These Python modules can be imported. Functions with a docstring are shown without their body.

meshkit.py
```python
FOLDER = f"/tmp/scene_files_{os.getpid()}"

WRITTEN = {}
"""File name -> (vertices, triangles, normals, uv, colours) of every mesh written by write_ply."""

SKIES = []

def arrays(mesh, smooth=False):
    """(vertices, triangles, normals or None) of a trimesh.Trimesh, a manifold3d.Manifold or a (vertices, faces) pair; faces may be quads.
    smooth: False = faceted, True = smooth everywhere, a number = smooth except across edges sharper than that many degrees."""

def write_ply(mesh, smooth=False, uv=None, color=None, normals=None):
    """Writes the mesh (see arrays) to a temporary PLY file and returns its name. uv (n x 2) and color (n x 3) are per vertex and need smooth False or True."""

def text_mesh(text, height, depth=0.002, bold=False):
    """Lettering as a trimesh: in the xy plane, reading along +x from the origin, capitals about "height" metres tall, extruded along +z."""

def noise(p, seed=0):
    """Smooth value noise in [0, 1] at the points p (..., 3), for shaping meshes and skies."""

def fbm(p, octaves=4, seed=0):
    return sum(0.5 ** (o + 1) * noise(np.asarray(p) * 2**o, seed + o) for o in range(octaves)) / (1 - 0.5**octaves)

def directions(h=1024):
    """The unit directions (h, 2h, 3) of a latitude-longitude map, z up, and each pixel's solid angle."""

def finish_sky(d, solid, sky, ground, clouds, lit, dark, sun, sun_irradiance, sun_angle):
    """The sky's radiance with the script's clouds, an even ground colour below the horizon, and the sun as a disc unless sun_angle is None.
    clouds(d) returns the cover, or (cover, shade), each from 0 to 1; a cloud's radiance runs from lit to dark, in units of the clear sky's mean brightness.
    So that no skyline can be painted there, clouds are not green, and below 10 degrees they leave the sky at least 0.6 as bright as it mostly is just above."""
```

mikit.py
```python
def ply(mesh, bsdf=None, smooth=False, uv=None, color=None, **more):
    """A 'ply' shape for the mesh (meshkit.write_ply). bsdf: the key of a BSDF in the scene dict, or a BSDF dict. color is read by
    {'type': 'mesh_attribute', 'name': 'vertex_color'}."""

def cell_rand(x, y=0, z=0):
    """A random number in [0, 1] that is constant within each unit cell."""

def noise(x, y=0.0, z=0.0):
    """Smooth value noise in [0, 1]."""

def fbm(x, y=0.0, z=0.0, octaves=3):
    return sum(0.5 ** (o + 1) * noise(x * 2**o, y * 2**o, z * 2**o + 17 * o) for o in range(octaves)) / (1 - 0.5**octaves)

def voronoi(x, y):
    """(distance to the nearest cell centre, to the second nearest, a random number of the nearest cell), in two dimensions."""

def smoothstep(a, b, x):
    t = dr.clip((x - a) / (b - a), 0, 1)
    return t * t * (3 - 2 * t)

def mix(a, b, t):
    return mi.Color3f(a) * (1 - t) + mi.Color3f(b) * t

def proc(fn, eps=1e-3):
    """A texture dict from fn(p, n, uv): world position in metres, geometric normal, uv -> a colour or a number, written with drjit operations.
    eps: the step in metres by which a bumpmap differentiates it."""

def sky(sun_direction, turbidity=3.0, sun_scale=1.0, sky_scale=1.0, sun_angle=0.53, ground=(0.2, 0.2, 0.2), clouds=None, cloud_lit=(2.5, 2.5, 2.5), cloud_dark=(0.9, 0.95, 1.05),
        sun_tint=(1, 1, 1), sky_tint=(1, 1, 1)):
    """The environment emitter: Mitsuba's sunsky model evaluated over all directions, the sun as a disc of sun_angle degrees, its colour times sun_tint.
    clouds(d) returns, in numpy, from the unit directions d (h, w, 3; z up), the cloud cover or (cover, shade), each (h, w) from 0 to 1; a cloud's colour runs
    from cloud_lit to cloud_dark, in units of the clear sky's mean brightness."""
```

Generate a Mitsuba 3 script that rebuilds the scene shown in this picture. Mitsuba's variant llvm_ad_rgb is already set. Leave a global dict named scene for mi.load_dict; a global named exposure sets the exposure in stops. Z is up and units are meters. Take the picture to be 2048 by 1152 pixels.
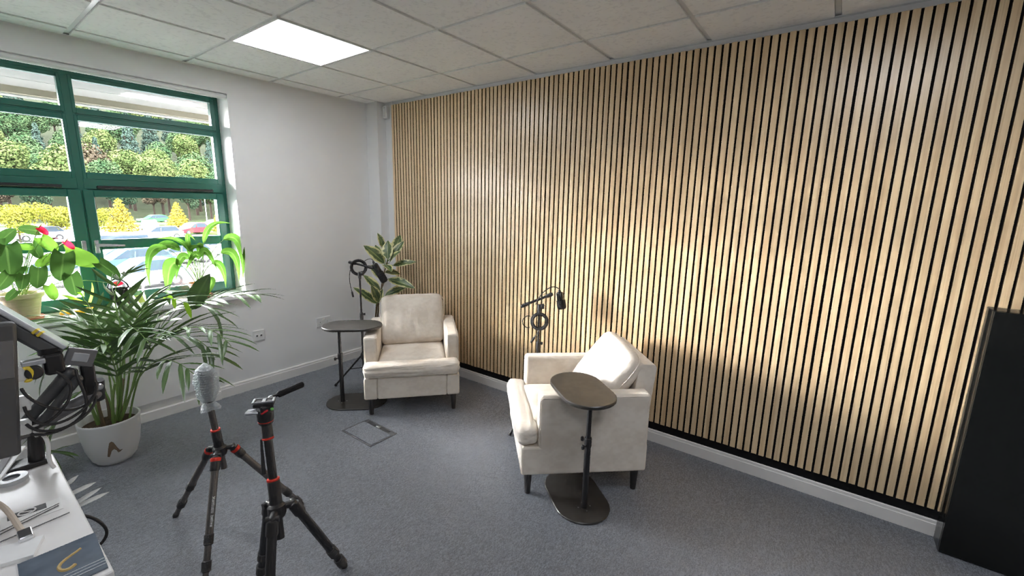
import math, random
import numpy as np, trimesh, drjit as dr, mitsuba as mi
import mikit, meshkit
from mikit import proc, noise, fbm, voronoi, cell_rand, smoothstep, mix
T = mi.ScalarTransform4f
PI = math.pi
scene, labels = {}, {}
rng = np.random.default_rng(7)

# ------------------------------------------------------------------ camera
CAM = np.array([2.883, 3.9128, 1.6244])
_yaw, _pit, _rol = 0.6365, 0.1896, 0.0210
_fw = np.array([-math.cos(_yaw)*math.cos(_pit), -math.sin(_yaw)*math.cos(_pit), -math.sin(_pit)])
_r = np.cross(_fw, [0, 0, 1]); _r /= np.linalg.norm(_r); _u = np.cross(_r, _fw)
_up = -_r*math.sin(_rol) + _u*math.cos(_rol)
scene['camera'] = {'type': 'perspective', 'fov': 2*math.degrees(math.atan(1024/868.08)), 'fov_axis': 'x', 'near_clip': 0.02, 'far_clip': 2000.0,
                   'to_world': T().look_at(origin=CAM.tolist(), target=(CAM+_fw).tolist(), up=_up.tolist())}
# ------------------------------------------------------------------ sky, lamps, exposure
SKY_SCALE = 60.0
SUN_SCALE = 56.0
LED = 5.8
exposure = 1.28
def _clouds(d):
    n = meshkit.fbm(d*[3, 3, 6], octaves=4) if 'octaves' in meshkit.fbm.__code__.co_varnames else meshkit.fbm(d*[3, 3, 6])
    return np.clip(0.86+0.3*n, 0, 1), np.clip(1.1*(n-0.35), 0, 1)
scene['sky'] = mikit.sky((0.449, -0.844, 0.292), turbidity=4, sun_scale=SUN_SCALE, sky_scale=SKY_SCALE, sun_angle=34, sun_tint=(0.70, 1.0, 1.9), ground=(0.22, 0.22, 0.2), clouds=_clouds, cloud_lit=(2.3, 2.35, 2.45), cloud_dark=(1.4, 1.5, 1.65))

# ------------------------------------------------------------------ mesh helpers
def TM(v, f): return trimesh.Trimesh(np.asarray(v, float), np.asarray(f, int), process=False)
def cat(ms): return trimesh.util.concatenate([m for m in ms])
def hull(p): return trimesh.convex.convex_hull(np.asarray(p, float))
def box(x0, x1, y0, y1, z0, z1, ch=0.0):
    if ch <= 0:
        m = trimesh.creation.box(extents=(x1-x0, y1-y0, z1-z0)); m.apply_translation([(x0+x1)/2, (y0+y1)/2, (z0+z1)/2]); return m
    p = []
    for x, sx in ((x0, 1), (x1, -1)):
        for y, sy in ((y0, 1), (y1, -1)):
            for z, sz in ((z0, 1), (z1, -1)):
                p += [(x, y+sy*ch, z+sz*ch), (x+sx*ch, y, z+sz*ch), (x+sx*ch, y+sy*ch, z)]
    return hull(p)
_ico = trimesh.creation.icosphere(subdivisions=2).vertices
def rbox(x0, x1, y0, y1, z0, z1, r):
    r = min(r, (x1-x0)/2-1e-4, (y1-y0)/2-1e-4, (z1-z0)/2-1e-4)
    return hull(np.vstack([_ico*r+[x, y, z] for x in (x0+r, x1-r) for y in (y0+r, y1-r) for z in (z0+r, z1-r)]))
def basis(d):
    d = np.asarray(d, float)/np.linalg.norm(d)
    a = np.cross(d, [0, 0, 1] if abs(d[2]) < 0.95 else [1, 0, 0]); a /= np.linalg.norm(a)
    return a, np.cross(d, a), d
def loft(rings, caps=True, closed=False):
    rings = [np.asarray(r, float) for r in rings]; n = len(rings[0]); v = np.vstack(rings); f = []
    R = len(rings)
    for k in range(R if closed else R-1):
        a, b = k*n, ((k+1) % R)*n
        for i in range(n):
            j = (i+1) % n
            f += [(a+i, a+j, b+j), (a+i, b+j, b+i)]
    if caps and not closed:
        v = np.vstack([v, rings[0].mean(0), rings[-1].mean(0)]); c0, c1 = len(v)-2, len(v)-1; b = (R-1)*n
        for i in range(n):
            j = (i+1) % n
            f += [(c0, j, i), (c1, b+i, b+j)]
    return TM(v, f)
def lathe(prof, n=32, at=(0, 0, 0), caps=True):
    an = np.arange(n)*2*PI/n
    return loft([np.stack([r*np.cos(an), r*np.sin(an), np.full(n, z)], 1)+np.asarray(at) for r, z in prof], caps)
def cyl(p0, p1, r0, r1=None, n=16):
    p0, p1 = np.asarray(p0, float), np.asarray(p1, float); a, b, d = basis(p1-p0); an = np.arange(n)*2*PI/n
    c = np.cos(an)[:, None]*a+np.sin(an)[:, None]*b
    return loft([p0+c*r0, p1+c*(r0 if r1 is None else r1)])
def stack(p0, p1, prof, n=16):
    """a turned piece from p0 to p1, prof: (fraction along, radius)"""
    p0, p1 = np.asarray(p0, float), np.asarray(p1, float); a, b, d = basis(p1-p0); an = np.arange(n)*2*PI/n
    c = np.cos(an)[:, None]*a+np.sin(an)[:, None]*b
    return loft([p0+(p1-p0)*t+c*r for t, r in prof])
def spline(pts, n=24):
    from scipy.interpolate import CubicSpline
    p = np.asarray(pts, float); t = np.r_[0, np.cumsum(np.linalg.norm(np.diff(p, axis=0), axis=1))]
    return CubicSpline(t, p)(np.linspace(0, t[-1], n))
def tube(path, r, n=8, closed=False):
    p = np.asarray(path, float); m = len(p); r = np.broadcast_to(r, (m,))
    t = np.roll(p, -1, 0)-np.roll(p, 1, 0) if closed else np.gradient(p, axis=0)
    t /= np.linalg.norm(t, axis=1, keepdims=True)+1e-12
    a = basis(t[0])[0]; rings = []; an = np.arange(n)*2*PI/n
    for k in range(m):
        a = a-t[k]*(a@t[k]); a /= np.linalg.norm(a); b = np.cross(t[k], a)
        rings.append(p[k]+r[k]*(np.cos(an)[:, None]*a+np.sin(an)[:, None]*b))
    return loft(rings, caps=not closed, closed=closed)
def capsule_ring(L, w, z, n=14):
    h = L/2-w; a1 = np.linspace(-PI/2, PI/2, n); a2 = np.linspace(PI/2, 3*PI/2, n)
    x = np.r_[h+w*np.cos(a1), -h+w*np.cos(a2)]; y = np.r_[w*np.sin(a1), w*np.sin(a2)]
    return np.stack([x, y, np.full(len(x), z)], 1)
def capsule_slab(L, w, z0, z1, e=0.004):
    return loft([capsule_ring(L-2*e, w-e, z0), capsule_ring(L, w, z0+e), capsule_ring(L, w, z1-e), capsule_ring(L-2*e, w-e, z1)])
def pose(m, x=0, y=0, z=0, rz=0):
    m = m.copy(); c, s = math.cos(rz), math.sin(rz); v = m.vertices
    m.vertices = np.stack([c*v[:, 0]-s*v[:, 1]+x, s*v[:, 0]+c*v[:, 1]+y, v[:, 2]+z], 1); return m
def xf(m, M):
    m = m.copy(); m.apply_transform(M); return m
def frame_matrix(o, ex, ey, ez):
    M = np.eye(4); M[:3, 0], M[:3, 1], M[:3, 2], M[:3, 3] = ex, ey, ez, o; return M
def cushion(hx, hy, hz, r, puff=0.25, amp=0.004, seed=0, sub=22, freq=9.0, crease=None):
    m = trimesh.creation.box(extents=(2, 2, 2))
    for _ in range(5): m = m.subdivide()
    p = m.vertices*[hx, hy, hz]; h = np.array([hx, hy, hz])
    inner = np.clip(p, -(h-r), h-r); d = p-inner; d /= np.linalg.norm(d, axis=1, keepdims=True)+1e-9
    q = inner+d*r
    k = np.clip(1-(q[:, 0]/hx)**2, 0, 1)*np.clip(1-(q[:, 1]/hy)**2, 0, 1)
    q[:, 2] *= 1+puff*k**0.6
    nz = meshkit.fbm(q*np.asarray(freq)+seed*7.3)-0.5
    q += d*(nz*amp*2)[:, None]
    if crease is not None: q = crease(q)
    m.vertices = q; return m
def add(key, mesh, mat, smooth=30, **kw):
    scene[key] = mikit.ply(mesh, mat, smooth, **kw); return key
def tag(key, label=None, category=None, group=None, kind=None):
    d = {}
    if label: d['label'] = label
    if category: d['category'] = category
    if group: d['group'] = group
    if kind: d['kind'] = kind
    labels[key] = d
_count = {}
def num(base):
    k = _count.get(base, 0); _count[base] = k+1
    return base if k == 0 else f'{base}_{k:03d}'

# ------------------------------------------------------------------ materials
def rgb(*c): return {'type': 'rgb', 'value': list(c)}
def mat(name, color, rough=0.5, metallic=0.0, spec=0.5, **kw):
    c = color if isinstance(color, dict) else rgb(*color)
    scene[name] = {'type': 'twosided', 'bsdf': {'type': 'principled', 'base_color': c, 'roughness': rough, 'metallic': metallic, 'specular': spec, **kw}}
    return name
def bump(name, color, rough, fn, scale=1.0, eps=1e-3, spec=0.5, **kw):
    c = color if isinstance(color, dict) else rgb(*color)
    scene[name] = {'type': 'twosided', 'bsdf': {'type': 'bumpmap', 'arbitrary': proc(fn, eps), 'scale': scale, 'bsdf': {'type': 'principled', 'base_color': c, 'roughness': rough, 'specular': spec, **kw}}}
    return name
def thin(name, color, rough=0.4, trans=0.8, spec_trans=0.0):
    scene[name] = {'type': 'principledthin', 'base_color': color if isinstance(color, dict) else rgb(*color), 'roughness': rough, 'diff_trans': trans, 'spec_trans': spec_trans, 'eta': 1.4}
    return name

mat('paint_white', proc(lambda p, n, uv: mix((0.775, 0.77, 0.765), (0.805, 0.80, 0.795), fbm(p.x*3, p.y*3, p.z*3))), 0.55, spec=0.3)
mat('trim_white', (0.78, 0.76, 0.73), 0.35)
mat('sill_white', (0.8, 0.8, 0.79), 0.25)
mat('plastic_white', (0.75, 0.75, 0.73), 0.35)
mat('grid_white', (0.72, 0.72, 0.71), 0.14, spec=0.6)
def _tile(p, n, uv):
    s = smoothstep(0.56, 0.75, fbm(p.x*60, p.y*60, 3.0, 3))
    w = fbm(p.x*7, p.y*7, 1.0, 3)
    return mix(mix((0.84, 0.83, 0.81), (0.88, 0.87, 0.85), w), (0.70, 0.69, 0.68), s*0.5)
mat('ceiling_tile_board', proc(_tile), 0.9, spec=0.1)
def _carpet(p, n, uv):
    w = noise(p.x*7, p.y*7)*5
    a = fbm(p.x*90+w, p.y*210+w, 0.0, 3)
    b = fbm(p.x*1.6, p.y*1.6, 5.0, 2)
    c = noise(p.x*520, p.y*520, 2.0)
    t = dr.clip(0.45*a+0.12*b+0.42*c, 0, 1)
    return mix((0.062, 0.069, 0.082), (0.234, 0.252, 0.284), smoothstep(0.15, 0.85, t))
def _carpet_b(p, n, uv): return 0.003*fbm(p.x*90, p.y*210, 0.0, 2)+0.002*noise(p.x*520, p.y*520)
bump('carpet', proc(_carpet), 0.5, _carpet_b, 1.0, 1e-3, spec=0.5, sheen=0.3)
def _oak(p, n, uv):
    k = dr.floor((p.y-0.30)/0.04)
    r = cell_rand(k, 1, 2); r2 = cell_rand(k, 5, 7)
    w = fbm(p.y*55+r*40, p.z*1.6+r2*30, r*9, 3)
    g = noise(p.y*420+3*fbm(p.y*20, p.z*2.5+r*17, 1.0, 2), p.z*5+r2*50, 1.0)
    c = mix((0.64, 0.455, 0.262), (0.76, 0.578, 0.355), smoothstep(0.25, 0.75, w))
    c = mix(c, (0.50, 0.35, 0.20), 0.4*smoothstep(0.62, 0.95, g))
    return c*(0.92+0.14*r)
mat('oak_veneer', proc(_oak), 0.32, spec=0.8)
mat('mdf_core', (0.17, 0.115, 0.058), 0.75, spec=0.2)
mat('felt_black', (0.008, 0.008, 0.009), 0.95, spec=0.1)
def _velvet(p, n, uv):
    w = fbm(p.x*9, p.y*9, p.z*9, 4); c = fbm(p.x*45, p.y*45, p.z*45, 2)
    return mix((0.625, 0.555, 0.475), (0.735, 0.67, 0.59), smoothstep(0.3, 0.7, 0.75*w+0.25*c))
def _velvet_b(p, n, uv): return 0.003*fbm(p.x*14, p.y*14, p.z*14, 3)
bump('velvet_cream', proc(_velvet), 0.95, _velvet_b, 1.0, 2e-3, spec=0.04, sheen=0.25)
mat('wood_black', (0.012, 0.011, 0.011), 0.35)
mat('metal_black', (0.010, 0.010, 0.011), 0.38, spec=0.35)
mat('table_black', proc(lambda p, n, uv: mix((0.014, 0.013, 0.012), (0.022, 0.020, 0.018), fbm(p.x*40, p.y*40, 0.0))), 0.32)
mat('rubber_black', (0.010, 0.010, 0.011), 0.6)
mat('foam_black', (0.008, 0.008, 0.009), 0.85, spec=0.2)
mat('gloss_black', (0.006, 0.007, 0.007), 0.07)
mat('cabinet_black', (0.004, 0.0045, 0.0045), 0.10, spec=0.22)
mat('anodised_red', (0.55, 0.035, 0.02), 0.3, metallic=0.5)
mat('red_knob', (0.6, 0.02, 0.03), 0.35)
mat('green_glow', (0.15, 0.45, 0.1), 0.3)
def _carbon(p, n, uv): return mix((0.035, 0.032, 0.030), (0.060, 0.055, 0.052), noise(p.x*250, p.y*250, p.z*250))
mat('carbon', proc(_carbon), 0.35)
mat('chrome', (0.75, 0.75, 0.76), 0.15, metallic=1.0)
mat('steel', (0.45, 0.46, 0.47), 0.3, metallic=1.0)
mat('white_ink', (0.75, 0.75, 0.75), 0.5)
def _green(p, n, uv): return mix((0.008, 0.085, 0.062), (0.011, 0.100, 0.074), fbm(p.x*6, p.y*6, p.z*6))
mat('frame_green', proc(_green), 0.3)
mat('vent_black', (0.010, 0.012, 0.013), 0.4)
scene['glass_pane'] = {'type': 'thindielectric', 'int_ior': 1.5}
mat('ceramic_white', (0.72, 0.72, 0.70), 0.3)
mat('soil', proc(lambda p, n, uv: mix((0.02, 0.014, 0.009), (0.07, 0.05, 0.035), noise(p.x*160, p.y*160, p.z*160))), 0.95, spec=0.1)
mat('tan_print', (0.17, 0.12, 0.08), 0.6)
mat('terracotta', proc(lambda p, n, uv: mix((0.30, 0.10, 0.06), (0.38, 0.15, 0.09), fbm(p.x*40, p.y*40, p.z*40))), 0.75)
mat('ribbed_tan', proc(lambda p, n, uv: mix((0.40, 0.30, 0.20), (0.55, 0.44, 0.32), fbm(p.x*25, p.y*25, p.z*120))), 0.7)
scene['led_diffuser'] = {'type': 'diffuse', 'reflectance': rgb(0.8, 0.8, 0.8)}

# ------------------------------------------------------------------ the room
HC = 2.5774          # underside of the ceiling
RX, RY = 5.4, 6.8    # far ends of the room, behind the camera
add('floor', box(-0.2, RX+0.2, -0.35, RY+0.2, -0.12, 0.0), 'carpet', False); tag('floor', 'dark blue grey carpet', kind='structure')
WX0, WX1, WZ0, WZ1 = 1.345, 3.09, 0.815, 2.42
add('wall_back', cat([box(-0.2, WX0, -0.27, 0, 0, 2.85), box(WX1, RX+0.2, -0.27, 0, 0, 2.85), box(WX0, WX1, -0.27, 0, 0, WZ0), box(WX0, WX1, -0.27, 0, WZ1, 2.85)]), 'paint_white', False)
tag('wall_back', 'white painted window wall', kind='structure')
add('wall_right', box(-0.2, 0, 0, RY+0.2, 0, 2.85), 'paint_white', False); tag('wall_right', 'white wall behind the slatted panelling', kind='structure')
add('wall_left', box(RX, RX+0.2, 0, RY+0.2, 0, 2.85), 'paint_white', False); tag('wall_left', 'plain white wall', kind='structure')
add('wall_front', box(0, RX, RY, RY+0.2, 0, 2.85), 'paint_white', False); tag('wall_front', 'plain white wall', kind='structure')
add('column', box(0, 0.098, 0, 0.18, 0, 2.6), 'paint_white', False); tag('column', 'white boxed column in the corner', kind='structure')
def skirting(y0, y1, h, d=0.016):
    """profile along local x, back at y=0"""
    prof = [(0, 0), (d, 0), (d, h*0.74), (d*0.82, h*0.78), (d*0.75, h*0.93), (d*0.45, h), (0, h)]
    return loft([np.array([(x, a, b) for a, b in prof]) for x in (y0, y1)])
add('baseboard_back', skirting(0.098, 1.612, 0.0985), 'trim_white', 20); tag('baseboard_back', kind='structure')
add('baseboard_right', xf(skirting(0.18, RY, 0.090), np.array([[0, 1, 0, 0], [1, 0, 0, 0], [0, 0, 1, 0], [0, 0, 0, 1.0]])), 'trim_white', 20); tag('baseboard_right', kind='structure')
add('trim_1', box(1.612, 3.6, 0, 0.032, 0.135, 0.80, 0.002), 'paint_white', False); tag('trim_1', 'white boxed panel below the window sill', kind='structure')
add('trim_2', box(1.612, 3.6, 0, 0.030, 0, 0.070, 0.002), 'trim_white', False); tag('trim_2', kind='structure')
add('trim_3', box(0, 0.006, 0.262, 0.298, 0.09, HC, 0.001), 'trim_white', False); tag('trim_3', 'white trunking strip beside the slats', kind='structure')

# suspended ceiling: plasterboard above, tiles, bars, trims
add('ceiling', box(-0.2, RX+0.2, -0.2, RY+0.2, HC+0.05, HC+0.2), 'paint_white', False); tag('ceiling', 'suspended ceiling of square mineral tiles', kind='structure')
GX, GY = 0.4102, 0.1797
xs = [0.0]+[GX+0.6*i for i in range(9)]; xs = [x for x in xs if x < RX-0.05]+[RX]
ys = [0.0]+[GY+0.6*j for j in range(12)]; ys = [y for y in ys if y < RY-0.05]+[RY]
LAMPS = {(2, 2): 0, (2, 7): 1, (5, 2): 2, (5, 7): 3}
g = 0.0140
for i in range(len(xs)-1):
    for j in range(len(ys)-1):
        if (i, j) in LAMPS: continue
        a = [xs[i]+g, xs[i+1]-g, ys[j]+g, ys[j+1]-g]
        if i == 0: a[0] = 0.02
        if j == 0: a[2] = 0.02
        add(num('ceiling__tile'), box(a[0], a[1], a[2], a[3], HC-0.0005+rng.uniform(-.0008, .0008), HC+0.03, 0.002), 'ceiling_tile_board', False)
for x in xs[1:-1]:
    add(num('ceiling__grid_bar'), box(x-0.012, x+0.012, 0, RY, HC+0.009, HC+0.016), 'grid_white', False)
for y in ys[1:-1]:
    add(num('ceiling__grid_bar'), box(0, RX, y-0.012, y+0.012, HC+0.0092, HC+0.0162), 'grid_white', False)
add(num('ceiling__edge_trim'), box(0, RX, 0, 0.024, HC-0.001, HC+0.004), 'grid_white', False)
add(num('ceiling__edge_trim'), box(0, 0.024, 0.024, RY, HC-0.001, HC+0.004), 'grid_white', False)
lamp_labels = ['square white light panel in the ceiling above the armchairs', 'square ceiling light panel near the slatted wall behind the camera', 'square ceiling light panel over the desk', 'square ceiling light panel overhead']
for (i, j), k in LAMPS.items():
    key = num('ceiling_light')
    x0, x1, y0, y1 = xs[i]+0.004, xs[i+1]-0.004, ys[j]+0.004, ys[j+1]-0.004
    w = 0.012
    add(key+'__frame', cat([box(x0, x1, y0, y0+w, HC-0.004, HC+0.03), box(x0, x1, y1-w, y1, HC-0.004, HC+0.03), box(x0, x0+w, y0+w, y1-w, HC-0.004, HC+0.03), box(x1-w, x1, y0+w, y1-w, HC-0.004, HC+0.03)]), 'plastic_white', False)
    v = [(x0+w, y0+w, HC-0.001), (x0+w, y1-w, HC-0.001), (x1-w, y1-w, HC-0.001), (x1-w, y0+w, HC-0.001)]
    add(key+'__diffuser', TM(v, [(0, 1, 2), (0, 2, 3)]), 'led_diffuser', False, emitter={'type': 'area', 'radiance': rgb(LED*0.95, LED*0.985, LED*1.06)})
    tag(key, lamp_labels[k], 'ceiling light'); tag(key+'__diffuser', 'glowing white diffuser')

# slatted panelling
SB, ST = 0.150, 2.548
add('slat_panelling__backing', box(0.0005, 0.009, 0.300, 5.35, 0.0915, ST), 'felt_black', False)
labels['slat_panelling__backing'] = {'label': 'black felt backing'}
NS = 125
for k in range(NS):
    y = 0.3015+0.04*k+rng.uniform(-.0006, .0006)
    gap = 0.0125 if k % 15 else 0.0125
    w = 0.0286 if (k % 15 != 14) else 0.0266
    z0_, z1_, xf_ = SB+rng.uniform(-.0015, .0015), ST-0.003+rng.uniform(-.002, .002), 0.0242+rng.uniform(-.0004, .0004)
    sk = num('slat_panelling__slat')
    add(sk, box(0.0085, xf_-0.0008, y, y+w, z0_, z1_), 'mdf_core', False)
    add(sk+'__veneer', box(xf_-0.0012, xf_, y-0.0002, y+w+0.0002, z0_-0.0003, z1_, 0.0003), 'oak_veneer', False)
    if k == 0: labels[sk] = {'label': 'brown board core of a slat'}; labels[sk+'__veneer'] = {'label': 'light oak veneer face'}
tag('slat_panelling', 'light oak vertical slat panelling on black felt covering the right wall', 'wall panelling')

# ------------------------------------------------------------------ window
YF = -0.19
Z = dict(b=0.855, t=2.3976)
def pane(x0, x1, z0, z1, y=-0.217, tilt=0.0):
    d = tilt*(z1-z0)
    add(num('window_1__pane'), TM([(x0, y-d, z0), (x1, y-d, z0), (x1, y, z1), (x0, y, z1)], [(0, 2, 1), (0, 3, 2)]), 'glass_pane', False)
def ring(x0, x1, z0, z1, px0, px1, pz0, pz1, y0, y1, ch=0.003):
    return cat([box(x0, px0, y0, y1, z0, z1, ch), box(px1, x1, y0, y1, z0, z1, ch), box(px0-0.002, px1+0.002, y0, y1, z0, pz0, ch), box(px0-0.002, px1+0.002, y0, y1, pz1, z1, ch)])
tag('window_1', 'green framed window with four panes to each side', kind='structure')
add('window_1__frame', cat([ring(WX0, WX1, Z['b'], WZ1-0.0, 1.385, 3.05, 0.885, 2.378, YF-0.06, YF, 0.003)]), 'frame_green', False)
add('window_1__mullion', box(2.187, 2.248, YF-0.075, YF+0.001, 0.86, 2.39, 0.003), 'frame_green', False)
for bx0, bx1, cx0, cx1 in ((1.4026, 2.1812, 1.426, 2.160), (2.254, 3.0325, 2.290, 3.009)):
    o0, o1 = (1.372, 2.2) if bx0 < 2 else (2.235, 3.063)
    add(num('window_1__top_sash'), ring(o0, o1, 2.155, 2.39, bx0, bx1, 2.190, 2.365, YF-0.045, YF+0.006), 'frame_green', False)
    pane(bx0-0.004, bx1+0.004, 2.186, 2.369)
    add(num('window_1__middle_sash'), ring(o0, o1, 1.735, 2.145, bx0, bx1, 1.7795, 2.110, YF-0.045, YF+0.006), 'frame_green', False)
    pane(bx0-0.004, bx1+0.004, 1.7755, 2.114)
    add(num('window_1__transom'), box(o0-0.003, o1+0.003, YF-0.055, YF+0.004, 1.668, 1.745, 0.003), 'frame_green', False)
    add(num('window_1__transom'), box(o0-0.003, o1+0.003, YF-0.055, YF-0.004, 2.120, 2.185, 0.002), 'frame_green', False)
    add(num('window_1__transom'), box(o0-0.003, o1+0.003, YF-0.055, YF-0.010, 1.630, 1.76, 0.002), 'frame_green', False)
    k = num('window_1__casement')
    c0, c1 = (1.372, 2.214) if bx0 < 2 else (2.221, 3.063)
    m = cat([ring(c0, c1, 0.868, 1.664, cx0, cx1, 0.942, 1.617, YF-0.05, YF+0.014, 0.004), box(cx0-0.002, cx1+0.002, YF-0.048, YF+0.013, 1.258, 1.324, 0.004)])
    add(k, m, 'frame_green', False)
    pane(cx0-0.004, cx1+0.004, 1.320, 1.621); pane(cx0-0.004, cx1+0.004, 0.938, 1.262)
    add(num('window_1__trickle_vent'), cat([box(cx0+0.02, cx1-0.02, YF, YF+0.022, 1.672, 1.694, 0.004), box(cx0+0.03, cx1-0.03, YF+0.02, YF+0.026, 1.676, 1.682, 0.001)]), 'vent_black', False)
    hx = 2.187 if bx0 < 2 else 2.251
    ss = -1 if bx0 < 2 else 0
    hp = [box(hx-0.012, hx+0.012, YF+0.012, YF+0.022, 1.235, 1.325, 0.003)]
    if bx0 < 2: hp.append(loft([np.array([(hx+0.008, YF+0.026+dy, 1.292+dz) for dy, dz in ((0, -.011), (.012, -.011), (.012, .011), (0, .011))]), np.array([(hx-0.145, YF+0.03+dy, 1.282+dz) for dy, dz in ((0, -.006), (.008, -.006), (.008, .006), (0, .006))])]))
    else: hp.append(loft([np.array([(hx+dx, YF+0.026+dy, 1.312) for dx, dy in ((-.009, 0), (.009, 0), (.009, .012), (-.009, .012))]), np.array([(hx+dx, YF+0.03+dy, 1.20) for dx, dy in ((-.006, 0), (.006, 0), (.006, .01), (-.006, .01))])]))
    hk = num('window_1__handle'); add(hk, cat(hp), 'chrome', 30); labels[hk] = {'label': 'chrome handle'}
tag('window_1__trickle_vent', 'black trickle vent')
add('window_1__sill', loft([np.array([(x, a, b) for a, b in ((-0.20, 0.815), (0.040, 0.815), (0.048, 0.822), (0.048, 0.846), (0.040, 0.854), (-0.20, 0.856))]) for x in (1.285, 3.15)]), 'sill_white', 30)
labels['window_1__sill'] = {'label': 'white window sill board'}
add('blind_headrail__rail', loft([np.array([(x, -0.03+0.022*math.cos(a), 2.399+0.019*math.sin(a)) for a in np.arange(14)*2*PI/14]) for x in (1.352, 3.085)]), 'plastic_white', 40)
add('blind_headrail__end_cap', cyl((1.347, -0.03, 2.399), (1.357, -0.03, 2.399), 0.0215, n=14), 'plastic_white', 30)
tag('blind_headrail', 'white tubular blind headrail along the top of the window recess', 'blind rail')

# wall fittings
def socket(key, x0, x1, z0, z1, kind):
    add(key+'__plate', rbox(x0, x1, 0.0005, 0.011, z0, z1, 0.004), 'plastic_white', 40)
    cx, cz = (x0+x1)/2, (z0+z1)/2
    if kind == 'data':
        for s in (-1, 1):
            add(num(key+'__port'), cat([box(cx+s*0.017-0.011, cx+s*0.017+0.011, 0.0095, 0.0128, cz-0.012, cz+0.014, 0.0008)]), 'paint_white', False)
            kk = num(key+'__opening'); add(kk, box(cx+s*0.017-0.007, cx+s*0.017+0.007, 0.0105, 0.0133, cz-0.008, cz+0.004), 'rubber_black', False); labels[kk] = {'label': 'dark port opening'}
    else:
        for s in (-1, 1):
            c = cx+s*0.037
            for dx, dz, w, h in ((0, 0.022-0.03, 0.004, 0.008), (-0.011, -0.03, 0.006, 0.0035), (0.011, -0.03, 0.006, 0.0035)):
                kk = num(key+'__pin_hole'); add(kk, box(c+dx-w/2, c+dx+w/2, 0.010, 0.0113, cz+dz+0.005-h/2, cz+dz+0.005+h/2), 'rubber_black', False)
            add(num(key+'__switch'), rbox(cx+s*0.010-0.006, cx+s*0.010+0.006, 0.010, 0.0145, cz+0.012, cz+0.034, 0.0018), 'plastic_white', 40)
socket('data_outlet', 1.231, 1.325, 0.420, 0.513, 'data'); tag('data_outlet', 'single square white data outlet low on the window wall', 'wall socket')
socket('power_socket', 0.607, 0.755, 0.424, 0.513, 'power'); tag('power_socket', 'white double power socket behind the left black side table', 'wall socket')
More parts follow.
